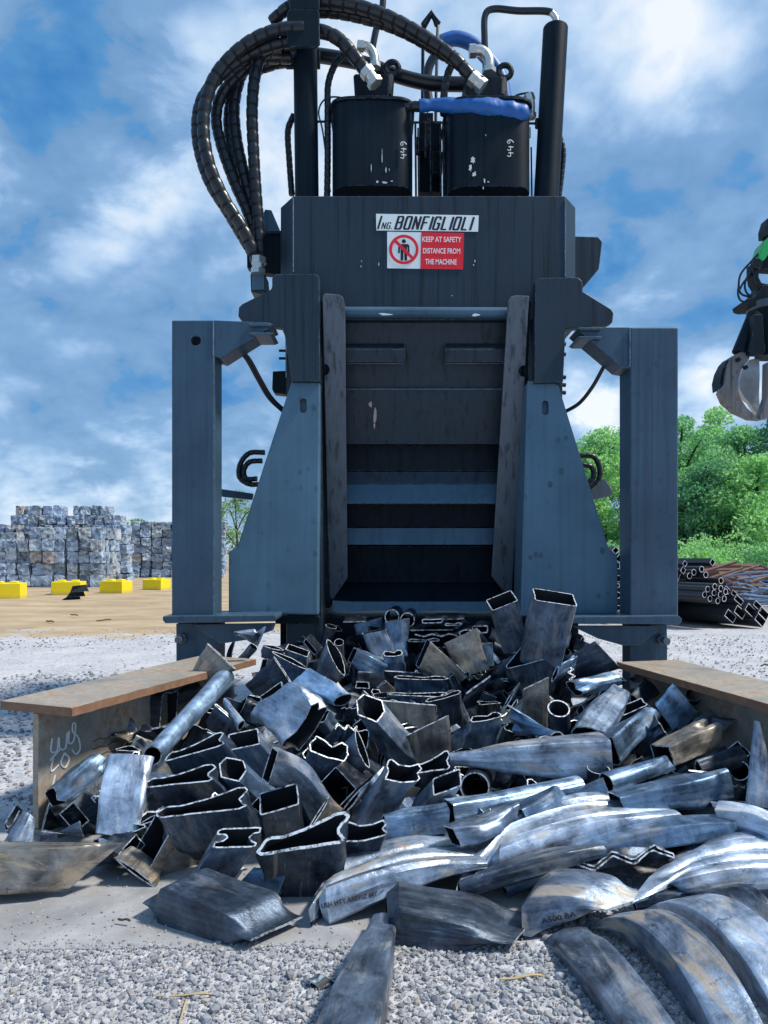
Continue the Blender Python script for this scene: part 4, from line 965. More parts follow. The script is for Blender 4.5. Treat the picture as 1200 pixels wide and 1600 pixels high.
T('round rimmed loop of tube at the left of the heap', (370, 1118), (385, 1090), (398, 1134), (414, 1104), 22, a=-.08, e=(fl, 'rect', rc), tint='dark')
T('slanted slot mouth above the round rimmed loop', (407, 1094), (441, 1070), (428, 1118), (460, 1098), 18, a=-.1, e=('rect', 'rect', fl), tint='blue')
T('pale narrow offcut left of the round rimmed loop', (350, 1090), (362, 1112), (382, 1126), (372, 1142), 14, e=(fl, fl, fl), tint='pale', lift=.12)
T('tube with an angular grey mouth, centre of the heap', (556, 1101), (602, 1112), (606, 1184), (664, 1178), 44, a=-.22, e=('hex', 'hex', rc), tint='mid', tilt=.25, dent=.04)
T('dark leaf-shaped wedge with a long bright edge, upper left of the heap', (428, 1026), (468, 1087), (384, 1070), (424, 1104), 20, a=-.1, e=('slit', fl, fl), tint='dark', d=-.05)
T('blue flat offcut right of the dark leaf-shaped wedge', (425, 1018), (482, 1046), (428, 1058), (474, 1074), 18, a=-.06, e=(fl, fl, fl), tint='blue')
T('smooth blue tube lying diagonally behind the pale arching tube', (462, 1074), (490, 1050), (520, 1100), (550, 1086), 26, e=('rect', 'rect', fl), tint='bright', lift=.1, d=-.04)
T('fluted leaf-shaped offcut standing near the chute, left', (511, 999), (538, 1056), (494, 1046), (524, 1074), 34, a=-.08, e=(fl, fl, fl), tint='mid', d=-.05)
T('thin upright loop of tube at the rear left of the heap', (482, 992), (502, 1014), (476, 1000), (494, 1022), 9, e=('rect', 'rect', rc), tint='black', lift=.1)
T('short upright tube with a dark square mouth, left rear', (448, 1010), (482, 1022), (446, 1034), (478, 1046), 20, a=-.05, e=('rect', rc, rc), tint='blue')
T('flat blue offcut with a bright upper edge near the left beam end', (410, 1008), (444, 1016), (408, 1026), (440, 1034), 12, a=-.05, e=(fl, fl, fl), tint='blue')
# --- rear and centre
T('grey tan streaked tube standing upright just below the chute lip', (566, 990), (604, 983), (582, 1026), (616, 1022), 26, a=0, e=('rect', rc, rc), tint='mid', rust=.5)
T('blue upright tube beside two round tube ends below the chute lip', (601, 972), (640, 966), (600, 1018), (636, 1024), 24, a=0, e=(fl, fl, rc), tint='blue')
T('pale blue flat offcut leaning behind the grey tan streaked tube', (552, 976), (598, 964), (556, 992), (600, 990), 14, a=0, e=(fl, fl, fl), tint='bright', d=.1)
T('small tube with an upright oval slot, rear centre of the heap', (546, 1035), (556, 1013), (578, 1064), (600, 1032), 18, h1=40, a=-.1, e=('rect', 'rect', rc), tint='blue')
T('box-mouthed short tube in the rear centre', (598, 1022), (630, 1020), (602, 1048), (634, 1048), 18, a=-.05, e=('dent', rc, rc), tint='blue', tilt=.3)
T('tan slot-mouthed tube leaning left in the rear centre', (652, 1042), (670, 1000), (700, 1070), (724, 1050), 18, h1=40, a=-.1, e=('rect', 'rect', rc), tint='tan', d=-.08, rust=1.0, dent=.03)
T('tan tube standing with a frayed upper rim, rear centre', (694, 1006), (746, 981), (718, 1056), (764, 1044), 22, a=0, e=('slit', fl, rc), tint='tan', rust=1.0, d=-.05, dent=.05)
T('blue grey plate-like offcut right of the frayed tan tube', (745, 1008), (770, 1004), (750, 1040), (772, 1040), 12, a=0, e=(fl, fl, fl), tint='blue')
T('flattened brown tube mouth in the centre, the lower of two', (590, 1094), (682, 1102), (604, 1146), (680, 1156), 14, a=-.06, e=('slit', fl, fl), tint='tan', d=-.06, rust=.6)
T('flattened tube mouth in the centre with a curled left corner, above the brown one', (605, 1082), (700, 1086), (612, 1108), (696, 1112), 14, a=-.06, e=('lip', fl, fl), tint='blue', d=-.03)
T('dark corrugated flat tube in the centre rear row', (614, 1058), (702, 1060), (616, 1086), (700, 1088), 16, a=-.05, e=('dent', 'dent', fl), tint='blue')
T('thin flattened tube lying behind the corrugated one', (600, 1048), (660, 1052), (602, 1066), (658, 1068), 10, a=-.04, e=('slit', fl, fl), tint='dark')
T('tan slanted slit-mouthed tube in the middle of the heap', (634, 1150), (704, 1116), (652, 1196), (704, 1192), 14, a=-.06, e=('slit', fl, rc), tint='tan', d=-.06, rust=.9)
T('dark curled flat tube in the middle, its rim arching left', (664, 1096), (722, 1080), (668, 1130), (724, 1128), 18, a=-.06, e=('dent', fl, fl), tint='dark')
T('dented dark tube with a jagged rim right of the tan slit tube', (735, 1125), (784, 1116), (720, 1162), (772, 1165), 22, a=-.08, e=('dent', rc, rc), tint='mid', d=-.05)
T('narrow leaning slit tube behind the jagged rim', (728, 1084), (768, 1055), (715, 1110), (745, 1100), 14, a=-.06, e=('slit', fl, fl), tint='dark')
T('pointed folded sliver left of the round open tube', (796, 1100), (806, 1150), (884, 1158), (860, 1148), 20, e=('zig', fl, fl), tint='blue', lift=.1, d=-.06)
T('crossed thin strip standing behind the pointed sliver', (790, 1104), (812, 1066), (784, 1112), (804, 1076), 7, e=(fl, fl, fl), tint='mid', lift=.12)
T('long pale horizontal tube with a rounded left tip across the heap', (944, 1149), (949, 1214), (702, 1176), (703, 1196), 62, e=('rect', 'rect', fl), tint='pale', lift=.1, d=-.1, h1=20, wm=1.12, dent=.04, rust=.75)
T('large upright tube standing before the right wing, tallest of the heap', (834, 928), (899, 938), (812, 1022), (872, 1050), 40, Y=(5.35, 5.6), e=('rect', 'rect', rc), tint='mid', rust=.6, dent=.03)
T('leaning square tube left of the tallest upright tube', (764, 946), (804, 930), (784, 1012), (822, 1004), 34, Y=(5.5, 5.7), e=('rect', 'rect', rc), tint='mid', rust=.5, dent=.03)
T('open box-like tube mouth below the tallest upright tube', (784, 1034), (864, 1014), (800, 1072), (862, 1070), 38, a=-.08, e=('tri', rc, rc), tint='dark', tilt=.5, wall=.006)
T('dark folded sheet tube with a narrow slot, right rear by the beam', (930, 1002), (970, 1044), (862, 1036), (890, 1070), 22, a=-.1, e=('slit', fl, fl), tint='dark', d=-.05)
T('slim slot-mouthed tube in front of the dark folded sheet', (892, 1056), (898, 1024), (862, 1066), (872, 1040), 10, e=('rect', fl, fl), tint='blue', lift=.12)
T('bright rolled tube lying right rear under the beam', (888, 1064), (906, 1088), (954, 1050), (966, 1072), 30, e=('dent', 'round', 'round'), tint='bright', lift=.14, d=-.05)
T('short upright tan strip tube right of centre', (816, 1078), (858, 1058), (816, 1130), (856, 1140), 16, a=-.05, e=('slit', fl, fl), tint='tan', rust=.5, d=-.06)
T('round open tube standing upright right of centre', (856, 1108), (890, 1106), (864, 1158), (894, 1156), 34, a=-.12, e=('round', 'round', 'round'), tint='dark', wall=.008, dent=.02, tilt=.2)
T('fluted leaf of crushed tube leaning right of the round open tube', (956, 1070), (984, 1086), (892, 1142), (948, 1152), 30, e=('slit', 'dent', 'dent'), tint='mid', lift=.14, d=-.06, wm=1.25)
# --- right flank
T('long blue tube rising to the right behind the pale horizontal tube', (1004, 1108), (1030, 1124), (938, 1152), (954, 1196), 40, e=(fl, 'rect', 'rect'), tint='blue', lift=.12, d=-.04)
T('pale blue wing-shaped offcut standing under the right beam', (1052, 1066), (1091, 1114), (1024, 1100), (1058, 1148), 20, a=-.06, e=('slit', fl, rc), tint='bright', d=.0)
T('rounded slot-mouthed tube left of the wing-shaped offcut', (969, 1112), (1007, 1096), (996, 1144), (1030, 1128), 20, a=-.1, e=('rect', 'rect', rc), tint='dark')
T('channel-shaped tube pointing right with a bow-tie mouth', (1112, 1126), (1110, 1166), (1030, 1164), (1040, 1196), 38, e=('bone', 'rect', rc), tint='tan', lift=.14, d=-.06, rust=.6)
T('star-shaped torn offcut left of the bow-tie channel', (1024, 1120), (1046, 1154), (990, 1172), (1010, 1182), 20, a=-.06, e=('zig', fl, fl), tint='dark', d=-.04)
T('folded offcut with a ragged notch behind the bow-tie channel', (1104, 1108), (1120, 1126), (1068, 1140), (1078, 1152), 18, e=('dent', fl, fl), tint='mid', lift=.1)
T('thin flat flap sticking out right of the bow-tie channel', (1150, 1124), (1128, 1142), (1116, 1118), (1108, 1132), 8, e=(fl, fl, fl), tint='dark', lift=.1)
T('blue bulging tube with a crushed right end, right of the pale tube', (1038, 1180), (1054, 1204), (944, 1208), (950, 1240), 34, e=('slit', 'round', 'round'), tint='blue', lift=.13, d=-.06)
T('dark tapering tube below the blue bulging tube', (1090, 1206), (1082, 1224), (958, 1228), (966, 1246), 24, e=(fl, rc, rc), tint='dark', lift=.08)
T('long steel blue tube with a square cut right end', (1134, 1200), (1140, 1256), (958, 1240), (966, 1264), 42, e=(fl, 'rect', rc), tint='blue', lift=.13, d=-.08)
T('cleanly cut round tube lying in the right half of the heap', (942, 1215), (964, 1258), (888, 1240), (904, 1278), 40, Y=(3.95, 4.0), e=('round', 'round', 'round'), tint='mid', wall=.006, dent=.01)
T('tall pointed plate leaning at the right edge', (1178, 1126), (1187, 1130), (1164, 1258), (1222, 1266), 14, Y=(3.85, 3.7), e=(fl, fl, fl), tint='mid', dent=.04)
T('dark slanted offcut left of the tall pointed plate', (1154, 1164), (1168, 1196), (1088, 1188), (1098, 1218), 20, e=(fl, fl, fl), tint='dark', lift=.08)
T('dark shallow offcut in the shadow of the right beam', (1005, 1060), (1030, 1085), (985, 1085), (1000, 1105), 18, e=(fl, fl, fl), tint='dark')
T('long bright blue tube behind the flat crumpled pieces, right of centre', (700, 1252), (706, 1290), (902, 1212), (906, 1236), 36, e=('rect', 'round', 'round'), tint='bright', lift=.08, d=-.03)
T('tube with a tall slit end below the long bright blue tube', (808, 1254), (797, 1302), (700, 1292), (714, 1322), 14, e=('rect', 'round', rc), tint='mid', lift=.12, d=-.08, hm=2.6, h1=34)
T('tube with a long black slit end left of the clean round tube', (866, 1228), (898, 1264), (806, 1262), (818, 1290), 14, e=('rect', 'rect', rc), tint='blue', lift=.12, d=-.06, hm=2.2, h1=30)
# --- right front bundles
T('long pale bundle with four lengthwise creases and a thin right end, right front', (1066, 1276), (1000, 1240), (712, 1392), (772, 1318), 12, Y=(3.66, 4.05, 3.26, 3.68), e=('lobe4', 'lobe4', 'flat'), tint='pale', hm=2.4, h1=40, dent=.06, bow=(0, 0, .05), rust=.6, tp=(.5, .2), rings=22)
T('broad dark tube side below the long pale bundle', (940, 1318), (946, 1342), (716, 1378), (722, 1408), 36, Y=(3.42, 3.22), e=('flat', 'rect', 'flat'), tint='dark', bow=(0, 0, .03), h1=24)
T('long dark tube arching across the right front like a rail', (1138, 1278), (1140, 1310), (784, 1372), (792, 1404), 42, Y=(3.62, 3.42), e=('rect', 'rect', fl), tint='blue', bow=(0, 0, .075), dent=.03)
T('pale tube continuing the dark arching tube to the right edge', (1230, 1290), (1236, 1330), (1120, 1258), (1136, 1300), 34, Y=(3.5, 3.66), e=('rect', 'rect', rc), tint='pale', bow=(0, 0, .03))
T('grey tube lying above the pale one at the right edge', (1230, 1262), (1236, 1290), (1110, 1252), (1122, 1278), 26, Y=(3.72, 3.8), e=('rect', 'rect', fl), tint='mid')
T('flat crumpled tube with a zigzag mouth between the two bundles', (828, 1364), (1052, 1328), (868, 1342), (1030, 1314), 34, Y=(3.30, 3.46, 3.5, 3.66), e=('zig7', 'lobe3', fl), tint='dark', dent=.1)
T('pale creased bundle running out at the right edge', (1250, 1372), (1240, 1318), (986, 1412), (1040, 1352), 30, Y=(3.24, 3.62, 3.14, 3.48), e=('lobe3', 'lobe3', 'flat'), tint='pale', hm=1.3, h1=20, bow=(0, 0, .05), rust=.35, dent=.06, tp=(.2, .35), rings=22)
T('second pale creased bundle stacked above at the right edge', (1250, 1322), (1240, 1290), (1030, 1362), (1085, 1322), 26, Y=(3.52, 3.80, 3.42, 3.66), e=('lobe2', 'lobe2', 'flat'), tint='mid', hm=1.3, h1=18, bow=(0, 0, .05), rust=.4, dent=.06, tp=(.2, .35), rings=22)
T('dark long side of a tube below the pale creased bundles', (1215, 1378), (1220, 1402), (985, 1392), (995, 1428), 40, Y=(3.22, 3.22), e=('rect', 'rect', fl), tint='dark')
T('blunt crushed tube with stencilled print and a pale folded lip, right front', (1022, 1400), (942, 1424), (850, 1386), (816, 1440), 16, Y=(3.2, 3.07, 3.325, 3.03), e=('slit', 'sharp', 'rect'), tint='mid', hm=1.3, h1=44, rust=.75, dent=.05, tp=(.4, .1), bow=(0, 0, .03), rings=22)
T('dark curved plate bending down at the lower right edge', (1196, 1530), (1250, 1490), (1062, 1408), (1138, 1398), 30, Y=(2.80, 3.16), e=(fl, 'rect', rc), tint='dark', bow=(0, 0, .10), dent=.05)
T('small folded rim of scrap on the gravel at the right edge', (1164, 1430), (1206, 1424), (1176, 1448), (1212, 1442), 14, Y=(2.98, 3.0), e=('zig', 'zig', fl), tint='dark', dent=.1)
T('leftmost of three big curved tubes bending into the lower right corner', (1000, 1690), (1085, 1690), (848, 1474), (918, 1450), 105, Y=(2.28, 3.02), e=('rect', 'rect', fl), tint='mid', bow=(.0, .03, .035), h1=24, dent=.035, tp=(.1, .3), rings=22, rust=.35)
T('middle one of three big curved tubes bending into the lower right corner', (1120, 1670), (1205, 1660), (918, 1452), (982, 1436), 105, Y=(2.32, 3.10), e=('rect', 'rect', fl), tint='mid', bow=(.05, .08, .11), h1=24, dent=.035, tp=(.1, .3), rings=22, rust=.9)
T('rightmost of three big curved tubes bending into the lower right corner', (1225, 1640), (1310, 1620), (984, 1438), (1048, 1424), 100, Y=(2.42, 3.18), e=('rect', 'rect', fl), tint='pale', bow=(.06, .10, .13), h1=24, dent=.035, tp=(.1, .3), rings=22, rust=.6)
# --- flat ends stacked under the chute lip
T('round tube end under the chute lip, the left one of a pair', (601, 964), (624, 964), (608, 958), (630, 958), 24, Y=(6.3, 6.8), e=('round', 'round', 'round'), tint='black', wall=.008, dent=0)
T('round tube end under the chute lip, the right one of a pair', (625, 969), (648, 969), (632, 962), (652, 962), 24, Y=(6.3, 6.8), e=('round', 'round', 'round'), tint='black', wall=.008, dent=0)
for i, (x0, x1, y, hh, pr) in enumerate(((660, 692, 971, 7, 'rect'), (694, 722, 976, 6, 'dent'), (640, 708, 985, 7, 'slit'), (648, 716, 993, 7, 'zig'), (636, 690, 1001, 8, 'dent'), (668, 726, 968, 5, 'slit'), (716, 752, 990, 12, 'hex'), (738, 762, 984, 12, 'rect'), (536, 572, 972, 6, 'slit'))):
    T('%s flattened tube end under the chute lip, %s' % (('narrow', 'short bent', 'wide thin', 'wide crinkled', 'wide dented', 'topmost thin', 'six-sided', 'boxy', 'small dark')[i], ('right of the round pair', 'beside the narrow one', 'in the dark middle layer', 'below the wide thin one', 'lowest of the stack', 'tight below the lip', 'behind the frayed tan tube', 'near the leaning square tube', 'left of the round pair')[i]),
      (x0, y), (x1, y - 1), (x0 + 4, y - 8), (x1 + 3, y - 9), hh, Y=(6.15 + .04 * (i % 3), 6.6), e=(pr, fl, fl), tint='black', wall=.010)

# stencilled print and chalk letters on four of the pieces
def print_on(o, txt, px0, px1, hpx, mat, name='lettering', raise_=.004):
    """text laid on the visible skin of a piece, between two photo pixels: rays from the eye find the skin"""
    eye = Vector((0, 0, EYE)); mw = o.matrix_world; inv = mw.inverted()
    v, f = text_shape(txt, 1, 1, 0, .01)
    bx = Vector((px1[0] - px0[0], px1[1] - px0[1])); L = bx.length; bx /= L; by = Vector((bx.y, -bx.x))
    out = []
    for a in v:
        q = Vector(px0) + bx * ((a.x + .5) * L) + by * (a.y * hpx)
        dr = (pt(q.x, q.y, 1.0) - eye).normalized()
        ok, loc, nr, _ = o.ray_cast(inv @ eye, (inv.to_3x3() @ dr).normalized())
        if not ok: return None
        wl_ = mw @ loc; out.append(wl_ - dr * raise_)
    c = sum(out, Vector()) / len(out)
    me = bpy.data.meshes.new(name); me.from_pydata([inv @ x for x in out], [], f); me.materials.append(mat)
    t = bpy.data.objects.new(name, me); COL.objects.link(t); t.parent = o; return t
bpy.context.view_layer.update()
def find(s): return next(o for o, _, _ in HERO if s in o['label'])
PRINTS = [(find('stencilled print, front centre'), 'USH HTY A8890Z MY', (502, 1416), (590, 1396), 8, 'stencil'), (find('blunt crushed tube'), 'A500 BA', (846, 1440), (900, 1428), 9, 'stencil'), (find('white chalk letters'), 'PyT', (146, 1252), (168, 1234), 14, 'chalk'), (find('long blue tube rising'), 'A500', (975, 1140), (998, 1126), 6, 'stencil')]
for o, tx, a, b, hp, mt in PRINTS:
    r_ = print_on(o, tx, a, b, hp, M[mt])
    if r_ is None: o['print_missed'] = 1

# ---- smaller offcuts filling the heap between and beneath
def inside(px, py, poly):
    c = False; n = len(poly)
    for i in range(n):
        (x0, y0), (x1, y1) = poly[i], poly[i - 1]
        if (y0 > py) != (y1 > py) and px < (x1 - x0) * (py - y0) / (y1 - y0) + x0: c = not c
    return c
HEAP = [(335, 1030), (440, 1000), (520, 985), (640, 985), (770, 985), (900, 1005), (960, 1045), (1080, 1075), (1230, 1120), (1240, 1420), (1050, 1440), (840, 1420), (620, 1410), (480, 1390), (300, 1372), (205, 1352), (150, 1305), (165, 1240), (225, 1120)]
fills = []
rf = random.Random(77)
PN = {'hex': 'six-sided', 'rect': 'box-shaped', 'flat': 'flattened', 'dent': 'dented', 'slit': 'slit-mouthed', 'lip': 'curl-lipped', 'round': 'round', 'tri': 'wedge-shaped', 'bone': 'pinched', 'zig': 'crumpled'}
protos = []
for i in range(30):
    kind = ('rect', 'flat', 'dent', 'slit', 'hex', 'lip', 'rect', 'round', 'tri', 'zig')[i % 10]
    L, W, H = rf.uniform(.28, .46), rf.uniform(.10, .19), rf.uniform(.05, .13)
    if kind in ('slit', 'zig', 'flat', 'lip'): W *= 1.35; H *= .7
    if kind == 'round': W = H = rf.uniform(.11, .16)
    w_ = Vector((0, W / 2, 0)); h_ = Vector((0, 0, H / 2)); tw = Matrix.Rotation(rf.uniform(-.6, .6), 3, 'X')
    mid = 'round' if kind == 'round' else rf.choice(('rect', 'hex', 'flat'))
    V, Fc, Mi = tube_mesh(Vector((-L / 2, 0, 0)), w_, h_ * (.6 if kind in ('slit', 'flat') else 1), Vector((L / 2, 0, 0)), tw @ w_, tw @ h_, (kind, mid, 'round' if kind == 'round' else rf.choice(('flat', 'rect', 'dent'))), 1.15, 1.0, Vector((0, 0, rf.uniform(-.02, .03))), .0062, i * 2.3, .03 if kind == 'round' else .12, 9)
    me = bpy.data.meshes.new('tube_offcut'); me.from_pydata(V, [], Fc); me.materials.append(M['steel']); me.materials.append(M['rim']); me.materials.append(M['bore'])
    me.polygons.foreach_set('material_index', Mi); me.polygons.foreach_set('use_smooth', [m != 1 for m in Mi]); me.set_sharp_from_angle(angle=R(36)); me.update()
    protos.append((kind, me, L))
SIZE = lambda L: 'short' if L < .33 else ('longish' if L > .41 else 'stubby')
used = set(o['label'] for o, _, _ in HERO)
cand = []
for gy in list(range(985, 1140, 17)) + list(range(1140, 1425, 26)):
    stp = 27 + (gy - 985) * .06
    x = 60.0
    while x < 1240:
        px, py = x + rf.uniform(-12, 12), gy + rf.uniform(-9, 9); x += stp
        if inside(px, py, HEAP): cand.append((px, py))
cand.sort(key=lambda c: c[1])
def relword(dx, dy):
    if abs(dx) > abs(dy) * 1.2: return 'right of' if dx > 0 else 'left of'
    return 'below' if dy > 0 else 'above'
extra = [(150, 1250), (185, 1300), (215, 1215), (240, 1190), (262, 1150), (230, 1250), (225, 1310), (170, 1325), (275, 1305), (255, 1340), (300, 1345), (130, 1275), (215, 1160), (265, 1235), (320, 1395), (205, 1275)]
step_ = max(1.0, len(cand) / 192.0); picks = [cand[int(i * step_)] for i in range(int(len(cand) / step_))][:172] + extra
for px, py in picks:
    kind, me, L = protos[rf.randrange(len(protos))]
    o = bpy.data.objects.new('tube_offcut', me); COL.objects.link(o)
    back = rf.uniform(.07, .26)
    Y = surf(py) + back; c = pt(px, py, Y)
    c.x = max(c.x, -2.1)
    # mouth end (-x) tilted up and towards the viewer
    up = Vector((rf.uniform(-.9, .9), rf.uniform(-.9, .15), rf.uniform(.1, 1.0))).normalized()
    x_ = -up; y_ = Vector((rf.uniform(-1, 1), rf.uniform(-.5, .5), rf.uniform(-.6, .6))); y_ = (y_ - x_ * y_.dot(x_)).normalized(); z_ = x_.cross(y_)
    o.matrix_world = Matrix.Translation(c + up * .05) @ Matrix((x_, y_, z_)).transposed().to_4x4() @ Matrix.Diagonal((*([.64 if py < 1140 else .92] * 3), 1))
    tn = rf.choice(('dark', 'dark', 'blue', 'blue', 'mid', 'black', 'tan', 'mid')); t = TINT[tn]; j = rf.uniform(.8, 1.2)
    o.color = (t[0] * j, t[1] * j, t[2] * j, RUST[tn])
    near = sorted(HERO, key=lambda hh: (hh[1] - px) ** 2 + (hh[2] - py) ** 2)
    lab = None
    for hh in near[:6]:
        lm = hh[0]['label'].split(' with ')[0].split(', ')[0]
        lm = ' '.join(lm.split()[:7])
        while lm.split()[-1] in ('the', 'a', 'of', 'in', 'to', 'at', 'and', 'with', 'below', 'behind', 'under', 'just', 'across', 'left', 'right', 'big', 'two', 'three', 'near', 'on', 'by', 'along', 'an', 'its', 'beside', 'between', 'from', 'before', 'seen', 'standing', 'leaning', 'lying', 'pointing', 'against', 'among', 'directly', 'four', 'one', 'long', 'wide', 'over', 'squeezed', 'upper', 'lower', 'dark', 'rear', 'front'):
            lm = ' '.join(lm.split()[:-1])
        cnd = '%s %s %s offcut %s the %s' % (SIZE(L), {'blue': 'blue grey', 'mid': 'grey', 'tan': 'brownish', 'dark': 'dark', 'black': 'blackish'}[tn], PN[kind], relword(px - hh[1], py - hh[2]), lm)
        if cnd not in used: lab = cnd; break
    if lab is None: lab = cnd + ', deeper in the heap'
    used.add(lab)
    tag(o, lab, 'tube offcut', GP); fills.append(o)

# settle the smaller pieces: one that would lie over a large piece sinks deeper into the heap, or is left out
eye = Vector((0, 0, EYE)); fset = set(o.name for o in fills)
for rnd_ in range(5):
    bpy.context.view_layer.update(); dg = bpy.context.evaluated_depsgraph_get(); hits = {}
    for (ho, _, _), (p0, q0, p1, q1) in zip(HERO, QUAD):
        for u in (.12, .37, .62, .87):
            for v in (.04, .3, .55, .8):
                px = (p0[0] * (1 - u) + q0[0] * u) * (1 - v) + (p1[0] * (1 - u) + q1[0] * u) * v
                py = (p0[1] * (1 - u) + q0[1] * u) * (1 - v) + (p1[1] * (1 - u) + q1[1] * u) * v
                ok, loc, nr, ix, ob, mx_ = scene.ray_cast(dg, eye, (pt(px, py, 1.0) - eye).normalized())
                if ok and ob.name in fset: hits[ob.name] = hits.get(ob.name, 0) + 1
    if not hits: break
    for nm, k in hits.items():
        o = bpy.data.objects[nm]
        if rnd_ == 4:
            if k >= 3: fset.discard(nm); fills.remove(o); bpy.data.objects.remove(o)
        else:
            L_ = o.matrix_world.translation; o.matrix_world = Matrix.Translation((L_ - eye).normalized() * .12 + Vector((0, 0, -.01))) @ o.matrix_world

# deepest layer, past what anyone could count: one mass of tubes under the heap
mbv, mbf, mbm = [], [], []
for i in range(330):
    Yc = rf.uniform(4.15, 6.7); half = min(2.0, 1.75 - .20 * (Yc - 4) + .1)
    xc = rf.uniform(-min(half, .95 + .3 * max(0, 4.8 - Yc)), half + .35); zt = .25 * (Yc - 3.2)
    kind, me, L = protos[rf.randrange(len(protos))]
    c = Vector((xc, Yc, max(.05, zt - (rf.uniform(.20, .45) if Yc < 5 else rf.uniform(.09, .32)))))
    up = Vector((rf.uniform(-1, 1), rf.uniform(-1, .3), rf.uniform(0, .8))).normalized(); x_ = -up
    y_ = Vector((rf.uniform(-1, 1), rf.uniform(-1, 1), rf.uniform(-1, 1))); y_ = (y_ - x_ * y_.dot(x_)).normalized(); z_ = x_.cross(y_)
    rot = Matrix((x_, y_, z_)).transposed(); off = len(mbv)
    mbv += [c + rot @ v.co for v in me.vertices]; mbf += [tuple(a + off for a in p.vertices) for p in me.polygons]; mbm += [p.material_index for p in me.polygons]
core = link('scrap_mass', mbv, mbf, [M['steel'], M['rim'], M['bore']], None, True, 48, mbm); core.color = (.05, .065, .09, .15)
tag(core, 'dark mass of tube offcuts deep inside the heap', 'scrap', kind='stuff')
# bare earth mound carrying them
gx = [-1.9 + i * .1 for i in range(44)]; gy_ = [3.3 + i * .1 for i in range(40)]
def mz(x, y):
    hw = 1.75 - .2 * (y - 4)
    k = min(1, max(0, (hw + .25 - abs(x - .15)) / .5)) * min(1, max(0, (y - 3.9) / .5)) * min(1, max(0, (7.2 - y) / .3))
    return -.12 + (.14 + max(0, .25 * (y - 3.2) - .42)) * k + .03 * noise.noise(Vector((x * 3, y * 3, 1))) * k
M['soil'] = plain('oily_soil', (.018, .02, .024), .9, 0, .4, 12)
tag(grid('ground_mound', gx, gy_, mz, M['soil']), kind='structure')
# ------------------------------------------------------------------ bales
def bale_mat():
    t = new_mat('baled_sheet_metal'); oi = t.node('ShaderNodeObjectInfo'); oc = t.node('ShaderNodeTexCoord').outputs['Object']
    rv = t.node('ShaderNodeVectorMath', {0: oc, 1: t.node('ShaderNodeCombineXYZ', {0: t.math('MULTIPLY', oi.outputs['Random'], 57.0), 1: 3.0, 2: t.math('MULTIPLY', oi.outputs['Random'], 23.0)}).outputs[0]}, operation='ADD').outputs[0]
    v1 = t.node('ShaderNodeTexVoronoi', {'Vector': t.mapping(rv, (1, 1, 1.5)), 'Scale': 2.6}); v2 = t.noise(rv, 6, 6, .7, .8)
    pc = t.node('ShaderNodeSeparateColor', {0: v1.outputs['Color']}).outputs[0]
    col = t.ramp(t.math('ADD', t.math('MULTIPLY', pc, .5), t.math('MULTIPLY', v2, .5)), [(.2, (.06, .08, .11)), (.36, (.30, .37, .46)), (.55, (.45, .54, .65)), (.85, (.70, .77, .85))])
    col = t.mix(t.ramp(v2, [(.60, 0.0), (.65, .75)]), col, (.05, .065, .09))
    col = t.mix(.6, col, t.mix(1.0, col, oi.outputs['Color'], 'MULTIPLY'))
    setp(t, base=col, metal=.25, rough=.5, normal=bump(t, t.math('ADD', v2, pc), .9, .06))
    return t.m
M['bale'] = bale_mat()
bale_me = []
for s in range(7):
    bm = bmesh.new(); bmesh.ops.create_cube(bm, size=1.0)
    bmesh.ops.subdivide_edges(bm, edges=bm.edges, cuts=6, use_grid_fill=True)
    for v in bm.verts:
        p = v.co * 1.0; q = Vector((s * 11, 0, 0))
        rl = 1 - .10 * max(0, (abs(p.x) + abs(p.y) + abs(p.z) - 1.1))
        d = noise.noise_vector(p * 2.4 + q) * .055 + noise.noise_vector(p * 7 + q) * .03
        v.co = Vector((p.x * rl, p.y * rl, p.z * rl)) * .955 + d
    me = bpy.data.meshes.new('scrap_bale'); bm.to_mesh(me); bm.free(); me.materials.append(M['bale']); bale_me.append(me)
rb = random.Random(5); ORD = ['bottom', 'second', 'third', 'fourth', 'fifth', 'sixth', 'seventh', 'eighth', 'ninth', 'tenth']
NUM = ['first', 'second', 'third', 'fourth', 'fifth', 'sixth', 'seventh', 'eighth', 'ninth', 'tenth', 'eleventh', 'twelfth', 'thirteenth', 'fourteenth', 'fifteenth', 'sixteenth']
GB = 'scrap metal bales stacked far behind'
def bale(x, y, z, sx, sy, sz, label):
    o = bpy.data.objects.new('scrap_bale', rb.choice(bale_me)); COL.objects.link(o)
    o.location = (x + rb.uniform(-.05, .05), y + rb.uniform(-.10, .10), z + sz / 2); o.scale = (sx * rb.uniform(.84, 1.06), sy, sz * rb.uniform(1.0, 1.07))
    o.rotation_euler = (rb.uniform(-.07, .07), rb.uniform(-.07, .07), rb.uniform(-.16, .16) + rb.choice((0, math.pi)))
    o.color = rb.choice(((.85, 1.0, 1.15, 1), (.9, 1.02, 1.15, 1), (.6, .75, .92, 1), (1.15, 1.15, 1.12, 1), (.28, .34, .44, 1), (1.1, .98, .88, 1), (.45, .5, .5, 1)) if rb.random() > .04 else ((1.3, .85, .55, 1),))
    tag(o, label, 'scrap bale', GB)
def span(px, Y): return (px - 600) * Y / F
Yf = 32.5; bw, bh = .53, .52
# front stack
x1 = span(163, Yf)
for r_ in range(5):
    for c in range(9 if r_ < 4 else 7):
        if r_ == 4 and c in (6,): continue
        bale(x1 - bw * (c + .5), Yf, r_ * bh, bw, bw, bh, 'bale in the %s layer of the front stack, %s from its right corner' % (ORD[r_], NUM[c]))
    for c in range(1, 4):
        bale(x1 - bw * .5, Yf + c * .62, r_ * bh, bw, .6, bh, 'bale in the %s layer on the front stack\'s right flank, %s behind the corner' % (ORD[r_], NUM[c - 1]))
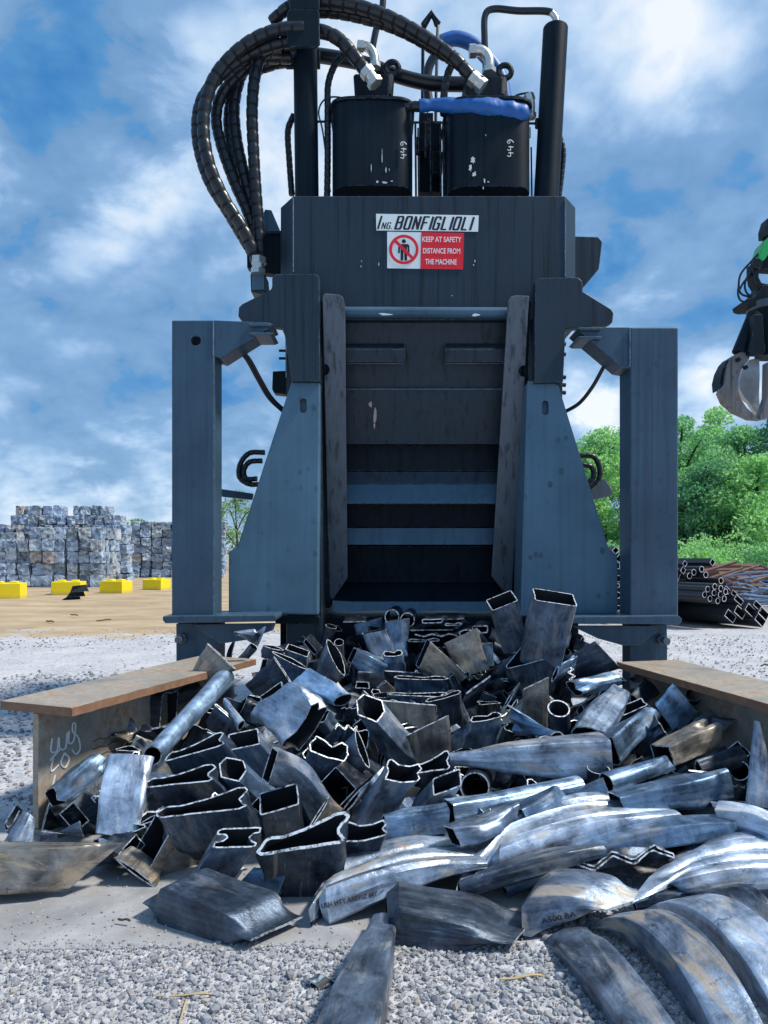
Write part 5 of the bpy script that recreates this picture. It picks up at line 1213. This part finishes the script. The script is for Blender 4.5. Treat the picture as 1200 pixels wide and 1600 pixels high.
# tall stack behind
Yr = 36.5; xr = span(203, Yr); rows = 8
for r_ in range(rows):
    n = 15 - max(0, r_ - 5)
    for c in range(n):
        if (r_ < 4 and 1 < c < 13) or (r_ == 7 and c in (0, 5, 11, 12, 13, 14)) or (r_ == 6 and c in (12, 13, 14)): continue
        bale(xr - .46 * (c + .5) - max(0, r_ - 5) * .28, Yr + .15 * max(0, r_ - 5), r_ * .475, .46, .8, .475, 'bale in the %s layer of the tall rear stack, %s from its right end' % (ORD[r_], NUM[c]))
# loose left shoulder
for r_ in range(4):
    for c in range(5):
        bale(span(18, 34) - .5 * c + .2, 34 + .2 * c, r_ * .6, .52, .6, .6, 'rough bale at the left frame edge in the %s layer, %s from the stack' % (ORD[r_], NUM[c]))
# right stack, partly behind the left post
Yq = 44.0
for r_ in range(7):
    for c in range(9):
        bale(span(206, Yq) + .62 * (c + .5), Yq + .1 * (r_ % 2), r_ * .47, .62, .8, .47, 'darker bale in the %s layer of the far right stack, %s from its left' % (ORD[r_], NUM[c]))
# ------------------------------------------------------------------ yellow concrete blocks
def yb_mat():
    t = new_mat('yellow_painted_concrete'); c = t.node('ShaderNodeNewGeometry').outputs['Position']
    n = t.noise(c, 3, 6, .65); z = t.node('ShaderNodeSeparateXYZ', {0: c}).outputs[2]
    col = t.mix(n, (.80, .62, .004), (.90, .74, .02))
    dirt = t.math('MULTIPLY', t.node('ShaderNodeMapRange', {0: t.math('ADD', z, t.math('MULTIPLY', n, .14)), 1: .22, 2: .02}).outputs[0], .8)
    setp(t, base=t.mix(dirt, col, (.38, .31, .15)), rough=.75, normal=bump(t, n, .3, .02)); return t.m
M['yellow'] = yb_mat()
GY = 'yellow concrete barrier blocks before the bales'
for (xa, xb, yt, yb_, rot, lab) in ((-26, 30, 908, 936, .16, 'yellow concrete block cut by the left frame edge'), (76, 126, 906, 929, .10, 'yellow concrete block standing behind the curved black sheet'), (154, 198, 905, 927, -.22, 'yellow concrete block in front of the right corner of the bale stack'), (222, 259, 903, 922, -.28, 'yellow concrete block nearest the left post of the press')):
    Y = (EYE - 0) * F / (yb_ - HZ); W = (xb - xa) * Y / F; Hh = (yb_ - yt) * Y / F * .92
    mb = MB(); W2 = W / 2 * .9; prof = [(-W2, -.36), (W2, -.36), (W2, .36), (-W2, .36)]
    bm_ = MB(); bm_.prism([Vector((x, y, -.03)) for x, y in prof], (0, 0, Hh))
    for kx in (-.45, .45):
        bm_.prism([Vector((kx * W2 - .12, -.14, Hh - .03)), Vector((kx * W2 + .12, -.14, Hh - .03)), Vector((kx * W2 + .12, .14, Hh - .03)), Vector((kx * W2 - .12, .14, Hh - .03))], (0, 0, .06))
    o = bm_.build('concrete_block', M['yellow']); bevelled(o, .025, 2)
    p = pt((xa + xb) / 2, yb_, Y); o.location = (p.x, p.y + .36, Hh / 2); o.rotation_euler = (0, 0, rot)
    tag(o, lab, 'concrete block', GY)
# curved black sheet and litter by the blocks
Y = EYE * F / (938 - HZ); V = []; n = 12
for i in range(n + 1):
    u = i / n
    for j in range(2):
        a = pt(88 + 26 * u + (0 if j == 0 else 0), 938, Y); V.append(a + Vector((0, j * .5, .02 + .42 * u ** 1.8 * (1 if j == 0 else 1.02))))
Fc = [(2 * i, 2 * i + 1, 2 * i + 3, 2 * i + 2) for i in range(n)]
mb = MB(); P = [V[2 * i] for i in range(n + 1)]; top = [p + Vector((.16, .0, .20)) for p in P]
fr = [pt(88, 937, Y), pt(97, 934, Y), pt(105, 929, Y), pt(110, 922, Y), pt(115, 922.5, Y), pt(111, 931, Y), pt(104, 938, Y)]
sh = MB()
for i in range(10):
    pass
prof = [(0, .0), (.18, .03), (.34, .12), (.46, .28), (.54, .48)]
base = pt(87, 939, Y)
for k in range(len(prof) - 1):
    (a0, z0), (a1, z1) = prof[k], prof[k + 1]
    sh.add([base + Vector((a0, 0, z0)), base + Vector((a1, 0, z1)), base + Vector((a1 + .20, .55, z1 + .02)), base + Vector((a0 + .38, .55, z0))], [(0, 1, 2, 3)])
o = sh.build('curved_sheet', M['black_paint']); md = o.modifiers.new('t', 'SOLIDIFY'); md.thickness = .015
tag(o, 'curved black sheet lying on the dirt in front of a yellow block', 'metal sheet')
# ------------------------------------------------------------------ pipe stack at the right
def bg_pipe_mat():
    t = new_mat('dark_stock_pipe'); c = t.node('ShaderNodeTexCoord').outputs['Object']; n = t.noise(t.mapping(c, (1, 8, 8)), 3, 5, .6)
    setp(t, base=t.mix(n, (.018, .02, .025), (.075, .08, .09)), metal=.4, rough=.5); return t.m
M['pipe'] = bg_pipe_mat()
M['pipe_rim'] = plain('sawn_pipe_end', (.80, .82, .84), .4, .2, .1)
GPp = 'steel pipes stacked on the yard at the right'
K2 = 20
def stock(px, py, r_or_wh, rot, Y, dirv, L, label, name='steel_pipe', rim=.16):
    c = pt(px, py, Y); d = Vector(dirv).normalized(); u = Vector((0, 0, 1)).cross(d).normalized(); v = d.cross(u)
    if isinstance(r_or_wh, tuple):
        a, b = r_or_wh; base = [(a, b), (-a, b), (-a, -b), (a, -b)]; inn = [(x * (1 - .1 * b / a if a > b else .84), y * (.84 if a > b else .9)) for x, y in base]
    else:
        base = [(r_or_wh * math.cos(2 * math.pi * i / K2), r_or_wh * math.sin(2 * math.pi * i / K2)) for i in range(K2)]; inn = [(x * (1 - rim), y * (1 - rim)) for x, y in base]
    cr, sr = math.cos(rot), math.sin(rot); rt = lambda p: (p[0] * cr - p[1] * sr, p[0] * sr + p[1] * cr)
    n = len(base); V = []
    for pl, e in ((base, 0), (inn, 0), (base, L), (inn, L)): V += [c + d * e + u * rt(p)[0] + v * rt(p)[1] for p in pl]
    Fc = []; Mi = []
    for i in range(n):
        k = (i + 1) % n
        Fc += [(i, k, n + k, n + i), (i, 2 * n + i, 2 * n + k, k), (n + i, n + k, 3 * n + k, 3 * n + i), (2 * n + i, 3 * n + i, 3 * n + k, 2 * n + k)]; Mi += [1, 0, 0, 1]
    o = link(name, V, Fc, [M['pipe'], M['pipe_rim']], None, n > 4, 50, Mi); tag(o, label, 'steel pipe', GPp); return o
z5 = lambda x, y: (940 + x / 4.615, 840 + y / 4.615)
D1 = (-.5, 1, .0)
k = 15.6 / F
ring = [((765, 372), 'upper left of the round bunch'), ((816, 352), 'topmost of the round bunch'), ((860, 366), 'top right of the round bunch'), ((811, 398), 'centre of the round bunch'), ((856, 410), 'middle right of the round bunch'), ((895, 390), 'far right of the round bunch'), ((743, 411), 'far left of the round bunch'), ((782, 440), 'lower left of the round bunch'), ((838, 456), 'lowest of the round bunch'), ((885, 440), 'lower right of the round bunch')]
for (p, lab) in ring: stock(*z5(*p), 4.9 * .955 * k, 0, 14.9, D1, 4, 'round stock pipe, %s at the right' % lab)
for p, lab in (((862, 310), 'single one above the round bunch'), ((722, 228), 'upper right of the four under the square bars'), ((666, 250), 'upper left of the four under the square bars'), ((752, 268), 'lower right of the four under the square bars'), ((634, 276), 'lower left of the four under the square bars')):
    stock(*z5(*p), 5.0 * k, 0, 15.75, (-.45, 1, -.01), 4, 'round stock pipe, %s' % lab)
for p, wh, ro, lab in (((800, 178), (4.6, 4.6), .7, 'square stock tube lying highest on the pipe stack'), ((601, 188), (4, 4), .75, 'square stock tube left of the highest one'), ((588, 236), (4.6, 4.6), .7, 'square stock tube under the left upper one'), ((545, 268), (6.5, 10), .5, 'tall open rectangular tube beside the right post')):
    stock(*z5(*p), (wh[0] * k, wh[1] * k), ro, 15.8, (-.5, 1, -.01), 4, lab, 'square_tube')
for p, wh, ro, lab in (((930, 566), (10.5, 6.5), -.62, 'rectangular tube end, lowest left of the fanned row'), ((998, 538), (10.5, 6.5), -.62, 'rectangular tube end, second in the fanned row'), ((1076, 525), (10.5, 6.5), -.66, 'rectangular tube end, third in the fanned row'), ((1146, 594), (10.5, 6.5), -.66, 'rectangular tube end, lowest right of the fanned row'), ((1170, 548), (10.5, 6.5), -.66, 'rectangular tube end, right edge of the fanned row'), ((990, 450), (9, 4.5), -.62, 'rectangular tube end, flat one above the fanned row'), ((1128, 492), (9, 4.5), -.62, 'rectangular tube end, flat one at the upper right of the fanned row'), ((905, 378), (6, 4), -.7, 'small rectangular tube end right of the round bunch'), ((958, 405), (6, 3.6), -.62, 'small rectangular tube end behind the flat one')):
    stock(*z5(*p), (wh[0] * k, wh[1] * k), -ro + .05 * 0, 15.2, (-.4, 1, -.01), 4, lab, 'square_tube')
for i, (px, py, wh, ro) in enumerate(((962, 860, (4.5, 4.5), .78), (968, 872, (4.5, 6), .7), (964, 884, (5, 5), 0), (966, 904, (5, 5), .1), (965, 930, 5.5, 0), (966, 950, 4.5, 0), (965, 915, 3.6, 0), (1052, 953, (3.5, 5), 0), (1056, 898, (5, 8), -.4))):
    stock(px, py, wh if not isinstance(wh, tuple) else (wh[0] * k, wh[1] * k), ro, 16, (-.15, 1, 0), 3, 'stock tube end in the gap by the right post, %s from the top' % NUM[i], 'square_tube') if isinstance(wh, tuple) else stock(px, py, wh * k, ro, 16, (-.15, 1, 0), 3, 'round pipe end in the gap by the right post, %s from the top' % NUM[i])
# dark underside: many more pipes piled beneath, uncountable in shadow
V = []; Fc = []; rp = random.Random(3)
for i in range(120):
    x0 = rp.uniform(6.2, 8.6); y0 = 16.15 + rp.uniform(0, 1.8); z0 = rp.uniform(.06, max(.1, 1.30 - (x0 - 6.2) * .42 - .1)); r_ = .07; L = rp.uniform(2, 3.6); o_ = len(V)
    d = Vector((-1, .45, 0)).normalized(); u = Vector((0, 0, 1)).cross(d).normalized(); v = d.cross(u); c = Vector((x0, y0, z0))
    for e in (0, L): V += [c + d * e + u * r_ * math.cos(2 * math.pi * j / 8) + v * r_ * math.sin(2 * math.pi * j / 8) for j in range(8)]
    Fc += [(o_ + j, o_ + 8 + j, o_ + 8 + (j + 1) % 8, o_ + (j + 1) % 8) for j in range(8)]
tag(link('pipe_mass', V, Fc, M['pipe'], None, True), 'dark shadowed mass of pipes under the stack', 'pipes', kind='stuff')
# blue tangle of drawn bars and a ladder-like frame behind it
M['blue_bar'] = plain('blue_grey_bar', (.16, .24, .36), .4, .5, .5, 3); M['rust_bar'] = plain('rusty_bar', (.16, .09, .07), .8, 0, .5, 3)
mb = MB()
for i in range(160):
    a = Vector((rp.uniform(9.0, 14.5), rp.uniform(18.5, 21.5), 0)); a.z = rp.uniform(.1, .95) * (1 - .3 * abs(a.y - 20) / 2); an = rp.uniform(-.5, .5); L = rp.uniform(.8, 2.4)
    b = a + Vector((math.cos(an) * L, math.sin(an) * L * .7, rp.uniform(-.25, .2))); mid = a.lerp(b, .5) + Vector((0, 0, rp.uniform(-.05, .18)))
    mb.tube(smooth_path([a, mid, b], 3), rp.uniform(.012, .04), 5)
tag(mb.build('bar_tangle', M['blue_bar'], None, True), 'blue grey tangle of steel bars beyond the pipe stack', 'scrap bars', kind='stuff')
mb = MB(); A, B, C_ = pt(1128, 902, 21), pt(1188, 883, 21.5), pt(1215, 896, 20.5)
q = lambda s, t: A.lerp(B, s) + (C_ - B) * t
for t in (0, 1): mb.tube([q(0, t), q(1, t)], .045, 6)
for s in (0, .25, .5, .75, 1): mb.tube([q(s, 0), q(s, 1)], .035, 6)
mb.tube([pt(1100, 893, 21.2), pt(1150, 878, 21.4)], .05, 6); mb.tube([pt(1105, 905, 21.2), pt(1160, 888, 21.4)], .05, 6)
tag(mb.build('rusty_lattice', M['rust_bar'], None, True), 'ladder-like rusty steel frame lying on the blue bars', 'lattice')
mb = MB()
for i in range(26):
    a = Vector((rp.uniform(8, 19), rp.uniform(23, 25), rp.uniform(.2, 1.15))); mb.tube([a, a + Vector((rp.uniform(1.5, 3.5), rp.uniform(-.4, .4), rp.uniform(-.1, .1)))], rp.uniform(.06, .14), 6)
mb.box((7, 24.6, 0), (22, 25, .95)); tag(mb.build('scrap_row', M['rust_bar'], None, False), 'low rusty row of long scrap sections below the trees', 'scrap', kind='stuff')
mb = MB(); p = pt(1196, 1044, EYE * F / (1044 - HZ)); mb.tube([p + Vector((-.06, 0, .03)), p + Vector((.0, .02, .05)), p + Vector((.12, 0, .02))], .012, 6)
tag(mb.build('wire_scrap', M['twig'], None, True), 'small dark wire scrap on the gravel at the right edge', 'wire')

# ------------------------------------------------------------------ grapple hanging in at the right edge
YG = 10.5
gr = empty('scrap_grapple', pt(1200, 640, YG), 'orange-peel scrap grapple with worn steel claws hanging from a green arm at the right edge', 'grapple')
M['claw'] = paint_mat('worn_claw_steel', (.15, .14, .135), .45, .5, .9, .7, .4)
M['claw_in'] = plain('polished_claw_inside', (.42, .43, .44), .4, .5, .4, 8)
M['green'] = plain('green_arm_paint', (.012, .40, .10), .4, 0, .15)
zg = lambda x, y: (1080 + x / 4.444, 320 + y / 4.444)
def gplate(name, pts_, dy, th, mat, bev=.01): return plate(name, [zg(*p) for p in pts_], YG + dy, th, mat, gr, bev)
gplate('claw', [(285, 1050), (395, 995), (412, 1030), (405, 1070), (350, 1140), (328, 1215), (330, 1290), (350, 1350), (390, 1410), (478, 1488), (420, 1485), (310, 1435), (235, 1370), (205, 1300), (215, 1275), (232, 1240), (240, 1180), (255, 1110)], -.32, .16, M['claw'])
gplate('claw_edge', [(278, 1055), (262, 1100), (243, 1180), (235, 1235), (205, 1285), (198, 1220), (215, 1150), (245, 1090)], -.26, .26, M['black_paint'])
gplate('claw', [(533, 1090), (528, 1330), (505, 1400), (478, 1470), (480, 1492), (540, 1480), (640, 1400), (660, 1250), (640, 1090)], -.34, .16, M['claw'])
gplate('claw', [(405, 1075), (475, 1060), (478, 1180), (474, 1330), (478, 1400), (440, 1400), (375, 1350), (335, 1280), (335, 1220), (355, 1150)], .10, .10, M['claw_in'])
gplate('claw_tip', [(405, 1380), (478, 1405), (475, 1440), (468, 1470)], .05, .08, M['claw_in'], .003)
for p in ((322, 1078), (480, 1000), (372, 1132)):
    mb = MB(); c = pt(*zg(*p), YG - .33); mb.tube([c, c + Vector((0, -.04, 0))], .03, 12); mb.build('pin', M['black_paint'], gr, True)
gplate('link_arm', [(432, 760), (500, 760), (505, 900), (515, 1010), (500, 1040), (410, 1040), (400, 1005), (425, 900)], -.42, .12, M['black_paint'])
mb = MB(); mb.tube([pt(*zg(440, 760), YG - .2), pt(*zg(330, 1030), YG - .25)], .095, 14); mb.build('hydraulic_ram', M['black_paint'], gr, True)
mb = MB(); mb.tube([pt(*zg(560, 740), YG), pt(*zg(560, 1060), YG)], [.30, .22], 24); mb.build('body', M['black_paint'], gr, True)
mb = MB(); mb.tube([pt(*zg(560, 690), YG), pt(*zg(560, 740), YG)], .34, 28); bevelled(mb.build('collar_ring', M['rail_steel'], gr), .012)
gplate('rotator', [(375, 660), (450, 630), (500, 555), (600, 550), (620, 690), (415, 700), (385, 690)], -.15, .4, M['black_paint'])
gplate('hanger', [(430, 400), (470, 385), (478, 420), (470, 500), (490, 540), (540, 550), (540, 590), (450, 640), (455, 600), (465, 570), (440, 530), (430, 470)], -.1, .2, M['black_paint'])
gplate('arm_end', [(463, 385), (500, 265), (560, 200), (620, 200), (620, 330), (540, 340), (505, 388)], -.12, .24, M['green'])
gplate('arm_cheek', [(505, 390), (540, 330), (620, 320), (620, 450), (475, 440), (480, 400)], -.08, .2, M['black_paint'])
gplate('arm_cable_box', [(515, 215), (512, 160), (533, 90), (580, 60), (580, 210)], -.06, .2, M['black_paint'])
mb = MB(); c = pt(*zg(448, 415), YG - .12); mb.tube([c, c + Vector((0, -.05, 0))], .07, 20); mb.build('pin', M['black_paint'], gr, True)
for pts_ in (((505, 300), (420, 390), (345, 480), (330, 570), (350, 620), (410, 640)), ((430, 460), (390, 500), (372, 560), (385, 610), (420, 640)), ((330, 560), (325, 620), (345, 665), (400, 680)), ((425, 480), (370, 530), (335, 590))):
    hose([zg(*p) for p in pts_], 1.6, YG - .05, False, 'rubber', 'hydraulic_hose', gr)

# ------------------------------------------------------------------ trees and shrubs
def leaf_mat(name, a, b, c_):
    t = new_mat(name); g = t.node('ShaderNodeNewGeometry'); r_ = g.outputs['Random Per Island']; n = t.noise(g.outputs['Position'], .55, 3, .6)
    col = t.mix(t.math('ADD', t.math('MULTIPLY', r_, .6), t.math('MULTIPLY', n, .5)), a, b)
    col = t.mix(t.ramp(r_, [(.9, 0.0), (1.0, .5)]), col, c_)
    setp(t, base=col, rough=.55, spec=.35); t.p.inputs['Subsurface Weight'].default_value = 0
    tr = t.node('ShaderNodeBsdfTranslucent', {'Color': t.mix(1.0, col, (1.5, 1.9, 1.1), 'MULTIPLY')}); mx = t.node('ShaderNodeMixShader', {0: .45, 1: t.p.outputs[0], 2: tr.outputs[0]})
    out = next(n_ for n_ in t.n if n_.type == 'OUTPUT_MATERIAL'); t.l.new(mx.outputs[0], out.inputs[0]); return t.m
LM = [leaf_mat('leaf_bluegreen', (.16, .34, .21), (.27, .46, .29), (.40, .54, .34)), leaf_mat('leaf_fresh_green', (.22, .41, .20), (.36, .54, .29), (.46, .58, .34)), leaf_mat('leaf_deep_green', (.075, .20, .13), (.15, .32, .20), (.26, .38, .25)), leaf_mat('leaf_pale', (.13, .22, .12), (.22, .32, .18), (.3, .36, .22))]
M['bark'] = plain('bark', (.045, .038, .032), .9, 0, .4, 6)
def foliage(clumps, leaf, per, seed):
    rs = np.random.RandomState(seed); V = []; n_tot = 0
    for (cx_, cy_, cz, rr) in clumps:
        n = int(per * (rr ** 2)); p = rs.normal(size=(n, 3)); p /= np.linalg.norm(p, axis=1)[:, None]
        rad_ = rr * rs.uniform(.35, 1.12, n) ** .55; pos = p * rad_[:, None] * np.array([1.15, 1.15, .8]) + np.array([cx_, cy_, cz])
        a = rs.normal(size=(n, 3)); a += p * .4; a /= np.linalg.norm(a, axis=1)[:, None]
        b = np.cross(a, rs.normal(size=(n, 3))); b /= np.linalg.norm(b, axis=1)[:, None]; c = np.cross(a, b)
        s = leaf * rs.uniform(.55, 1.35, n)[:, None]
        V.append(np.stack([pos - b * s, pos - c * s * .5, pos + b * s, pos + c * s * .5], 1).reshape(-1, 3))
    V = np.concatenate(V); n = len(V) // 4; return V, np.arange(n * 4).reshape(n, 4)
def tree(x, y, h, r, mi, label, seed, leaf=.115, per=430, low=.25, ncl=34, sparse=False, cat='tree', grp='trees behind the scrap yard'):
    rs = random.Random(seed); e = empty('tree', (x, y, 0), label, cat, grp)
    mb = MB(); tip = Vector((x + rs.uniform(-.5, .5), y, h * .86)); base = Vector((x, y, -.1)); mid = base.lerp(tip, .5) + Vector((rs.uniform(-.3, .3), 0, 0))
    tr = smooth_path([base, mid, tip], 6); mb.tube(tr, [max(.03, h * .022 * (1 - i / (len(tr) + 1))) for i in range(len(tr))], 8)
    cl = []
    for i in range(ncl):
        u = rs.random(); zz_ = h * (low + (1 - low) * u); env = r * (math.sin(math.pi * min(1, .18 + u * .80)) ** .65) * (1 - .35 * u)
        a = rs.uniform(0, 6.283); q = env * rs.uniform(.3, 1.0)
        rr = r * rs.uniform(.20, .40) * (1 - .35 * u)
        c = (x + q * math.cos(a), y + q * math.sin(a), min(zz_, h - rr * .5), rr); cl.append(c)
        if i % 3 == 0:
            st_ = base.lerp(tip, min(.9, max(.15, u * .8))); mb.tube(smooth_path([st_, st_.lerp(Vector(c[:3]), .5) + Vector((0, 0, .25)), Vector(c[:3])], 3), [h * .008] * 6 + [h * .003], 5)
    mb.build('trunk', M['bark'], e, True)
    V, Fc = foliage(cl, leaf, per * (.45 if sparse else 1), seed)
    me = bpy.data.meshes.new('crown'); me.from_pydata((V - np.array([x, y, 0])).tolist(), [], Fc.tolist()); me.materials.append(LM[mi]); me.update()
    o = bpy.data.objects.new('crown', me); COL.objects.link(o); o.parent = e; return e
def tx(px, Y): return (px - 600) * Y / F
for i, (px, top, Y, r_, mi, lab) in enumerate((
    (940, 672, 46, 3.3, 1, 'leafy tree seen between the right wing and the right post'),
    (985, 668, 50, 3.2, 0, 'blue green tree hidden mostly by the right post'),
    (905, 720, 52, 2.6, 2, 'darker low tree directly behind the right wing'),
    (1070, 655, 46, 3.6, 0, 'large rounded tree just right of the right post'),
    (1118, 640, 50, 3.4, 1, 'tallest tree below the grapple'),
    (1108, 725, 40, 2.7, 2, 'dark tree with a visible forked trunk behind the pipe stack'),
    (1165, 668, 47, 3.4, 0, 'dense tree under the grapple claws'),
    (1180, 715, 39, 3.3, 1, 'yellow green drooping tree near the right frame edge'),
    (1225, 650, 46, 3.6, 2, 'deep green tree cut by the right frame edge'),
    (1060, 760, 41, 2.2, 0, 'low bluish tree behind the round pipes'),
    (1030, 690, 54, 3.2, 2, 'background tree right behind the right post top'))):
    h = EYE + (HZ - top) * Y / F; tree(tx(px, Y), Y, h, r_, mi, lab, 40 + i, low=.08, ncl=62)
for i, (px, top, Y, r_, mi, lab) in enumerate(((372, 770, 60, 3.0, 3, 'pale bluish tree in the gap between the left post and wing'), (345, 785, 66, 2.6, 3, 'pale thin tree mostly behind the left post'))):
    tree(tx(px, Y), Y, EYE + (HZ - top) * Y / F, r_, mi, lab, 80 + i, .15, 170, .22, 30, True)
for i, (px, top, Y, r_, lab) in enumerate(((215, 812, 120, 5, 'faint far tree rising behind the distant right bale stack'), (240, 816, 125, 5, 'faint far tree nearest the left post above the bales'), (15, 828, 110, 4, 'faint far tree left of the tall bale stack'))):
    tree(tx(px, Y), Y, EYE + (HZ - top) * Y / F, r_, 3, lab, 90 + i, .26, 60, .2, 26, True)
def shrub(px, top, Y, r_, mi, lab, seed):
    x = tx(px, Y); h = EYE + (HZ - top) * Y / F; e = empty('shrub', (x, Y, 0), lab, 'shrub', 'shrubs at the foot of the trees'); rs = random.Random(seed)
    cl = [(x + rs.uniform(-r_, r_), Y + rs.uniform(-r_, r_) * .6, rs.uniform(.2, .8) * h, r_ * rs.uniform(.3, .5)) for _ in range(16)]
    mb = MB()
    for c in cl[:7]: mb.tube([Vector((x, Y, -.05)), Vector(c[:3])], .025, 5)
    mb.build('stems', M['bark'], e, True); V, Fc = foliage(cl, .08, 500, seed); me = bpy.data.meshes.new('foliage'); me.from_pydata((V - np.array([x, Y, 0])).tolist(), [], Fc.tolist()); me.materials.append(LM[mi]); me.update()
    o = bpy.data.objects.new('foliage', me); COL.objects.link(o); o.parent = e
for i, (px, top, lab, mi) in enumerate(((1075, 848, 'light green shrub just right of the right post', 1), (1100, 838, 'bushy light shrub above the round pipes', 1), (1125, 830, 'tallest light green shrub behind the pipe stack', 1), (1155, 850, 'broad shrub behind the ladder-like frame', 1), (1185, 858, 'low shrub at the right frame edge', 0), (950, 850, 'shrub between the right wing and the post', 0), (1215, 850, 'shrub cut off by the right frame edge', 2))):
    shrub(px, top, 33 + (i % 3), 1.5, mi, lab, 200 + i)
